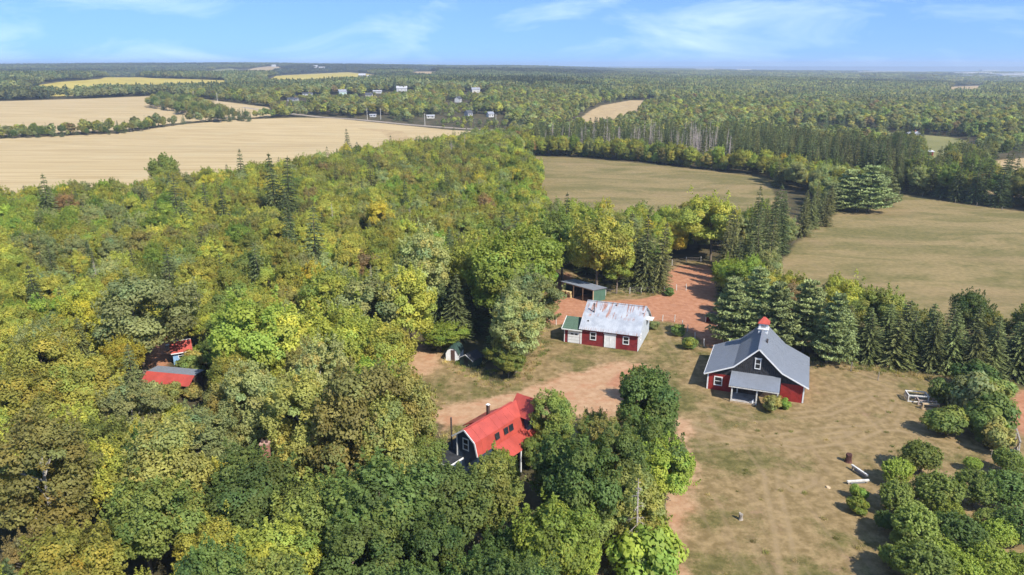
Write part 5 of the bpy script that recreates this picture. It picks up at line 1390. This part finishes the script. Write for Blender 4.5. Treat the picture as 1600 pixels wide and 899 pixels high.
MB().box(-.35, -.25, 0, .35, .25, 8.9).build('stack', BRICK, fl); MB().box(-.42, -.32, 8.902, .42, .32, 9.05).build('cap', paint('pale_brick', (.45, .27, .2), .9), fl)
for xx in (-.2, .2): MB().tube([(xx, 0, 9.05), (xx, 0, 9.3)], [.13, .12], 8).build('flue_pot', BROWN_DOOR, fl)

# ------------------------------------------------------------------ fences
post_mesh = MB().tube([(0, 0, -.2), (0, 0, .7), (.02, 0, 1.25)], [.075, .07, .06], 6).mesh('post', WOODWHITE)
post_mesh2 = MB().tube([(0, 0, -.2), (0, 0, .7), (.02, 0, 1.25)], [.075, .07, .06], 6).mesh('post', WOOD)
def fence(pix, label, name='wire_fence', pm=post_mesh, wires=(.45, .8, 1.12), extra=None, group=None):
    pts_ = [G(*p) for p in pix]
    if extra:
        pts_ = list(along(np.array(pts_), extra))
    f = thing(name, label, 'fence', (pts_[0][0], pts_[0][1], 0), 0, group)
    o_ = pts_[0]; rg = random.Random(len(pix))
    for p in pts_:
        o = link('post', pm, f); o.location = (p[0] - o_[0], p[1] - o_[1], float(hgt(*p))); o.rotation_euler = (rg.uniform(-.06, .06), rg.uniform(-.06, .06), rg.uniform(0, 6)); o.scale = (1, 1, rg.uniform(.9, 1.15))
    for z in wires:
        MB().tube([(p[0] - o_[0], p[1] - o_[1], float(hgt(*p)) + z) for p in pts_], [.012] * len(pts_), 4).build('wire', STOVE, f)
    return f
fence([(946, 462), (984, 459), (1002, 458), (1020, 457.5), (1038, 457.5), (1057, 454), (1072, 454)], 'wire fence with pale posts between the shelter and paddock corner')
fence([(1035, 502), (1054, 503), (1066, 511), (1074, 518), (1086, 531), (1100, 541), (1137, 531)], 'wire fence with pale posts winding from rusty barn to black-gabled barn')
fence([(869, 508), (858, 500), (850, 490)], 'short wire fence with pale posts behind the green-roofed garage')
fence([(1050, 415), (1072, 411), (1095, 410)], 'wire fence closing the far end of the red earth paddock')
fence([(1405, 304), (1453, 308), (1500, 320), (1560, 328), (1610, 334)], 'wire fence with grey posts along the far side of wide pasture', pm=post_mesh2, extra=7.0)
fence([(1290, 566), (1340, 584), (1400, 604), (1412, 606)], 'low wire fence with grey posts between spruce row and barn lawn', pm=post_mesh2, extra=4.0)
gt = G(1116, 505)
gte = thing('red_shed', 'tiny red lean-to shelter with shade-toned roof under the conifers by the paddock', 'shed', (gt[0], gt[1], 0), R(-50))
MB().box(-1.2, .9, 0, 1.2, .98, 1.5).build('back_wall', RED_BARN, gte); MB().box(1.12, -.8, 0, 1.2, .898, 1.4).build('side_wall', RED_BARN, gte); MB().box(-1.2, -.8, 0, -1.12, .898, 1.4).build('side_wall', RED_BARN, gte)
MB().slab([(-1.35, -1.0, 1.72), (1.35, -1.0, 1.72), (1.35, 1.1, 1.5), (-1.35, 1.1, 1.5)], .05).build('roof', BROWN_DOOR, gte)  # conifer shade put into the roof colour: dark brown in place of red
for xx in (-1.18, 1.08): MB().box(xx, -.92, 0, xx + .1, -.82, 1.62).build('post', WOODWHITE, gte)

# ------------------------------------------------------------------ things on the lawn
def frame_box(name, label, px, py, L, D, H, yaw, mat, w=.12, cat='frame'):
    p = G(px, py); t = thing(name, label, cat, (p[0], p[1], 0), yaw)
    for xx in (0, L - w):
        for yy in (0, D - w): MB().box(xx, yy, 0, xx + w, yy + w, H - w).build('leg', mat, t)
    for yy in (0, D - w):
        MB().box(0, yy, H - w + .002, L, yy + w, H).build('top_rail', mat, t)
        MB().box(w + .002, yy + .01, .05, L - w - .002, yy + w - .01, .05 + w).build('bottom_rail', mat, t)
    for xx in (0, L - w): MB().box(xx, w + .002, H - w + .002, xx + w, D - w - .002, H - .004).build('end_rail', mat, t)
    return t
t1 = frame_box('animal_pen', 'grey timber frame pen standing on the lawn by the shrubs', 1418, 628, 2.5, 1.6, 1.0, R(-12), WOODWHITE, cat='pen')
for i in range(5): MB().box(-.03, .15 + i * .28, .1, -.004, .33 + i * .28, .95).build('side_slat', WOOD, t1)
frame_box('open_crate', 'pinkish open timber crate between the grey pen and yellow frame', 1434, 633, 2.2, 1.6, .75, R(-14), paint('pink_wood', (.42, .33, .28), .8), cat='crate')
frame_box('timber_frame', 'pale yellow rectangular timber frame lying beside the shrubs', 1441, 640, 2.0, .35, .85, R(-8), NEWWOOD)
def rail(px0, py0, px1, py1, label, h0=.45):
    a, b = G(px0, py0), G(px1, py1); t = thing('pole_jump', label, 'jump rail', (a[0], a[1], 0), math.atan2(b[1] - a[1], b[0] - a[0])); L = float(np.hypot(*(b - a)))
    MB().box(0, -.10, h0, L, .10, h0 + .16).build('rail', WOODWHITE, t)
    for xx in (.12, L - .3):
        MB().box(xx, -.07, 0, xx + .14, .07, h0 - .002).build('support', WOOD, t)
    MB().box(.4, -.03, .08, L - .4, .03, .4).build('side_panel', STEEL, t)
rail(1330, 733, 1355, 750, 'white weathered plank bench set at a slant on the lawn')
rail(1323, 757, 1357, 755, 'white weathered plank bench lying across behind the green bush', .3)
def stump(px, py, r_, h, mat, label):
    p = G(px, py); rg = random.Random(int(px)); t = thing('tree_stump', label, 'stump', (p[0], p[1], 0))
    mb = MB(); n = 11; ring = []
    for k_, (z, f) in enumerate(((-.05, 1.25), (.12, 1.0), (h * .6, .86), (h, .9 if h > .5 else .8))):
        ring += [(math.cos(6.283 * j / n) * r_ * f * rg.uniform(.85, 1.15), math.sin(6.283 * j / n) * r_ * f * rg.uniform(.85, 1.15), z + (rg.uniform(-.1, .12) if k_ == 3 else 0)) for j in range(n)]
    fs = [(k_ * n + j, k_ * n + (j + 1) % n, (k_ + 1) * n + (j + 1) % n, (k_ + 1) * n + j) for k_ in range(3) for j in range(n)] + [tuple(range(3 * n, 4 * n))]
    mb.add(ring, fs).build('wood', mat, t)
stump(1325, 722, .34, .95, paint('dark_red_wood', (.085, .035, .028), .85, vary=.35), 'dark reddish brown stump standing near the slanting white plank bench')
stump(1157, 812, .22, .62, WOOD, 'small grey-brown stump alone on the open lawn')
stump(1294, 762, .25, .10, NEWWOOD, 'low pale cut stump on the lawn near the white benches')
# timber swing frame with a blue toy
sf = G(1584, 738)
sw = thing('swing_frame', 'weathered timber swing frame with sloping legs at the orchard edge', 'swing', (sf[0], sf[1], 0))
so = Vector((sf[0], sf[1], 0)); tA = Vector(P(1588, 672, 2.5)) - so; tB = Vector(P(1600, 711, 2.5)) - so; bd = (tB - tA).normalized(); tB = tA + bd * 3.4
side = Vector((bd.y, -bd.x, 0))
if side.x < 0: side = -side
for q, (fx, fy) in ((tA + bd * .35, (1583, 717)), (tB - bd * .3, (1589, 740))):
    ft = Vector((*G(fx, fy), 0)) - so; fo = q + (q - ft); fo.z = 0
    MB().beam(ft, q, .12).build('leg', WOOD, sw); MB().beam(fo, q, .12).build('leg', WOOD, sw)
    MB().beam(ft.lerp(q, .55), fo.lerp(q, .55), .09).build('crosspiece', WOOD, sw)
MB().beam(tA + Vector((0, 0, .11)), tB + Vector((0, 0, .11)), .15).build('top_beam', WOOD, sw)
for q in (.42, .62):
    c_ = tA.lerp(tB, q); MB().beam(c_, c_ + Vector((0, 0, -1.75)), .03).build('chain', STOVE, sw)
c_ = tA.lerp(tB, .52); MB().box(c_.x - .4, c_.y - .4, .70, c_.x + .4, c_.y + .4, .75).build('swing_seat', BLACK_R, sw)
bt = G(1579, 722)
bl = thing('spring_rider', 'bright blue plastic rocking toy beside the timber swing frame', 'toy', (bt[0], bt[1], 0), R(-20))
MB().tube([(-.35, 0, .12), (-.1, 0, .2), (.3, 0, .22), (.62, 0, .12)], [.14, .24, .22, .12], 10).build('base', BLUEPL, bl, True)
MB().tube([(-.05, 0, .3), (-.05, 0, .6), (-.08, 0, .9)], [.22, .19, .16], 10).build('body', BLUEPL, bl, True)
MB().tube([(-.08, 0, .88), (-.08, 0, 1.05), (-.08, 0, 1.3), (-.08, 0, 1.42)], [.14, .27, .26, .1], 12).build('head', paint('pale_blue_plastic', (.16, .36, .55), .35), bl, True)
pole = thing('wooden_pole', 'long pale wooden pole leaning out beside the blue toy', 'pole', (bt[0], bt[1], 0), R(-20))
MB().tube([(.42, .35, 1.0), (-2.1, .2, .92)], [.035, .03], 6).build('shaft', NEWWOOD, pole)
for xx in (.3, -1.9): MB().box(xx, .16 + (xx > 0) * .14, 0, xx + .06, .22 + (xx > 0) * .14, .98).build('prop', WOOD, pole)

# ------------------------------------------------------------------ far houses, poles, town
HM = {'roof_dark': paint('roof_dark', (.07, .075, .085), .8), 'roof_grey': paint('roof_grey', (.24, .25, .28), .7), 'roof_pale': paint('roof_pale', (.40, .40, .41), .6),
      'wall_white': paint('wall_white', (.46, .46, .45), .6), 'wall_pale': paint('wall_pale', (.52, .50, .45), .6), 'wall_grey': paint('wall_grey', (.32, .32, .33), .6), 'wall_pale_green': paint('wall_pale_green', (.40, .50, .46), .6), 'wall_red': paint('wall_red', (.22, .03, .03), .6)}
WHERE = ['among trees beyond the stubble field road', 'with a steep roof among trees beyond the road', 'low in the trees beyond the road', 'large and bright on the rise beyond the road', 'standing alone with steep gable in the far woods',
         'on the wooded rise past the steep-gabled house', 'parked by the road at the stubble edge', 'long and low among hedgerow trees', 'small and dark-roofed below the bright white house', 'low beside the country road verge',
         'tiny dark-roofed one beside the country road', 'tiny grey-roofed one near the country road', 'in the green meadow beyond the conifers', 'red walled shed below the meadow house', 'far off in the forest clearing', 'farm building on the yellow field edge', 'bright farm building on the yellow field edge',
         'on the distant ridge by a tan field', 'on the distant wooded ridge', 'low on the distant wooded ridge', 'long and pale in the far forest clearing', 'small in the far forest clearing']
for (h_, p, wh) in zip(HOUSES, HP, WHERE):
    w_, d_, wz, rm, wm, yw, ty = h_[2:]
    cvn = w_ == 7.5; w_, d_, wz = w_ * .68, d_ * .68, wz * .85
    colw = {'wall_white': 'white', 'wall_pale': 'cream', 'wall_grey': 'grey', 'wall_pale_green': 'pale green', 'wall_red': 'red'}[wm]
    z0 = float(hgt(*p)); t = thing('caravan' if cvn else 'farmhouse', '%s %s %s' % (colw, 'caravan' if cvn else 'house' if 'farm' not in wh and 'shed' not in wh else 'walled', wh), 'caravan' if cvn else 'house', (p[0], p[1], z0), yw)
    rise = .5 * d_ * (.75 if ty == 'gable' else .3)
    MB().box(-w_ / 2, -d_ / 2, -1, w_ / 2, d_ / 2, wz).build('wall', HM[wm], t)
    for s_ in (-1, 1):
        MB().prism([(s_ * w_ / 2 - (s_ > 0) * .1, -d_ / 2, wz), (s_ * w_ / 2 - (s_ > 0) * .1, d_ / 2, wz), (s_ * w_ / 2 - (s_ > 0) * .1, 0, wz + rise)], (.1, 0, 0)).build('gable', HM[wm], t)
        e_ = .4; ya, yb = s_ * (d_ / 2 + e_), 0
        q = [(-w_ / 2 - e_, ya, wz - .15), (w_ / 2 + e_, ya, wz - .15), (w_ / 2 + e_, 0, wz + rise + .1), (-w_ / 2 - e_, 0, wz + rise + .1)]
        if s_ > 0: q = [q[1], q[0], q[3], q[2]]
        MB().slab(q, .12).build('roof', HM[rm], t)
    nw = max(2, int(w_ / 4))
    for i in range(nw):
        xx = -w_ / 2 + w_ * (i + .5) / nw - .5
        MB().box(xx, -d_ / 2 - .05, wz * .35, xx + .8, -d_ / 2 - .004, wz * .35 + .8).build('window', GLASS, t)
    if w_ > 8: MB().box(w_ * .2, -.3, wz + rise - .4, w_ * .2 + .6, .3, wz + rise + 1.0).build('chimney', BRICK, t)
for i, (px, py, wh) in enumerate(((574, 187, 'beside the white caravan'), (595, 187, 'by the road past the white caravan'), (664, 196, 'by the road verge near the low cream house'), (775, 197, 'where the road meets the far woods'), (303, 156, 'between the two stubble fields'), (340, 160, 'on the field edge past the copse'))):
    p = G(px, py); t = thing('utility_pole', 'tall pale utility pole ' + wh, 'utility pole', (p[0], p[1], float(hgt(*p))), .2 * i)
    MB().tube([(0, 0, -.3), (0, 0, 8.6)], [.16, .11], 7).build('pole', WOODWHITE, t); MB().box(-1.1, -.08, 7.8, 1.1, .08, 7.98).build('crossarm', WOOD, t)
rgt = random.Random(9)
for i, (px, py, w_, d_, hh, c) in enumerate(((1352, 115, 120, 60, 11, 'white'), (1378, 114, 150, 60, 12, 'white'), (1402, 114, 130, 60, 12, 'cream'), (1425, 115, 60, 50, 10, 'cream'), (1440, 115, 60, 40, 12, 'white'), (1496, 117, 70, 50, 10, 'white'), (1520, 117, 160, 60, 12, 'cream'), (1545, 113, 120, 60, 16, 'white'),
                                         (1562, 119, 150, 70, 11, 'white'), (1588, 121, 170, 60, 11, 'white'), (1600, 118, 120, 60, 12, 'cream'), (1100, 111, 110, 50, 14, 'white'), (1160, 112, 90, 50, 14, 'cream'), (1540, 122, 90, 40, 8, 'cream'), (1575, 123, 80, 40, 8, 'white'), (1505, 121, 60, 40, 8, 'white'))):
    p = G(px, py); z0 = float(hgt(*p))
    t = thing('warehouse', '%s flat-roofed building in the far town near the sea' % c, 'building', (p[0], p[1], z0), rgt.uniform(-.2, .2), c + ' far town buildings')
    mw = HM['wall_white' if c == 'white' else 'wall_pale']
    MB().box(-w_ / 2, -d_ / 2, -3, w_ / 2, d_ / 2, hh).build('wall', mw, t); MB().box(-w_ / 2 - .5, -d_ / 2 - .5, hh + .01, w_ / 2 + .5, d_ / 2 + .5, hh + .8).build('roof', HM['roof_pale'], t)
    for k_ in range(3): MB().box(-w_ / 2 + w_ * (k_ + .3) / 3, -d_ / 2 - .2, .5, -w_ / 2 + w_ * (k_ + .5) / 3, -d_ / 2 - .02, 5).build('door', HM['roof_grey'], t)

# ------------------------------------------------------------------ haze
m, nt, out = nodes_of('haze')
pv = nt.nodes.new('ShaderNodeVolumePrincipled')
pv.inputs['Color'].default_value = (0.72, 0.85, 1.0, 1)
pv.inputs['Density'].default_value = 0.00018
pv.inputs['Anisotropy'].default_value = 0.2
pv.inputs['Density Attribute'].default_value = ''
nt.links.new(pv.outputs[0], out.inputs['Volume'])
hz = MB().box(-9000, -400, -62, 9000, 9000, 78).build('haze', m)
tag(hz, 'pale blue summer haze over the far land', None, None, 'stuff')
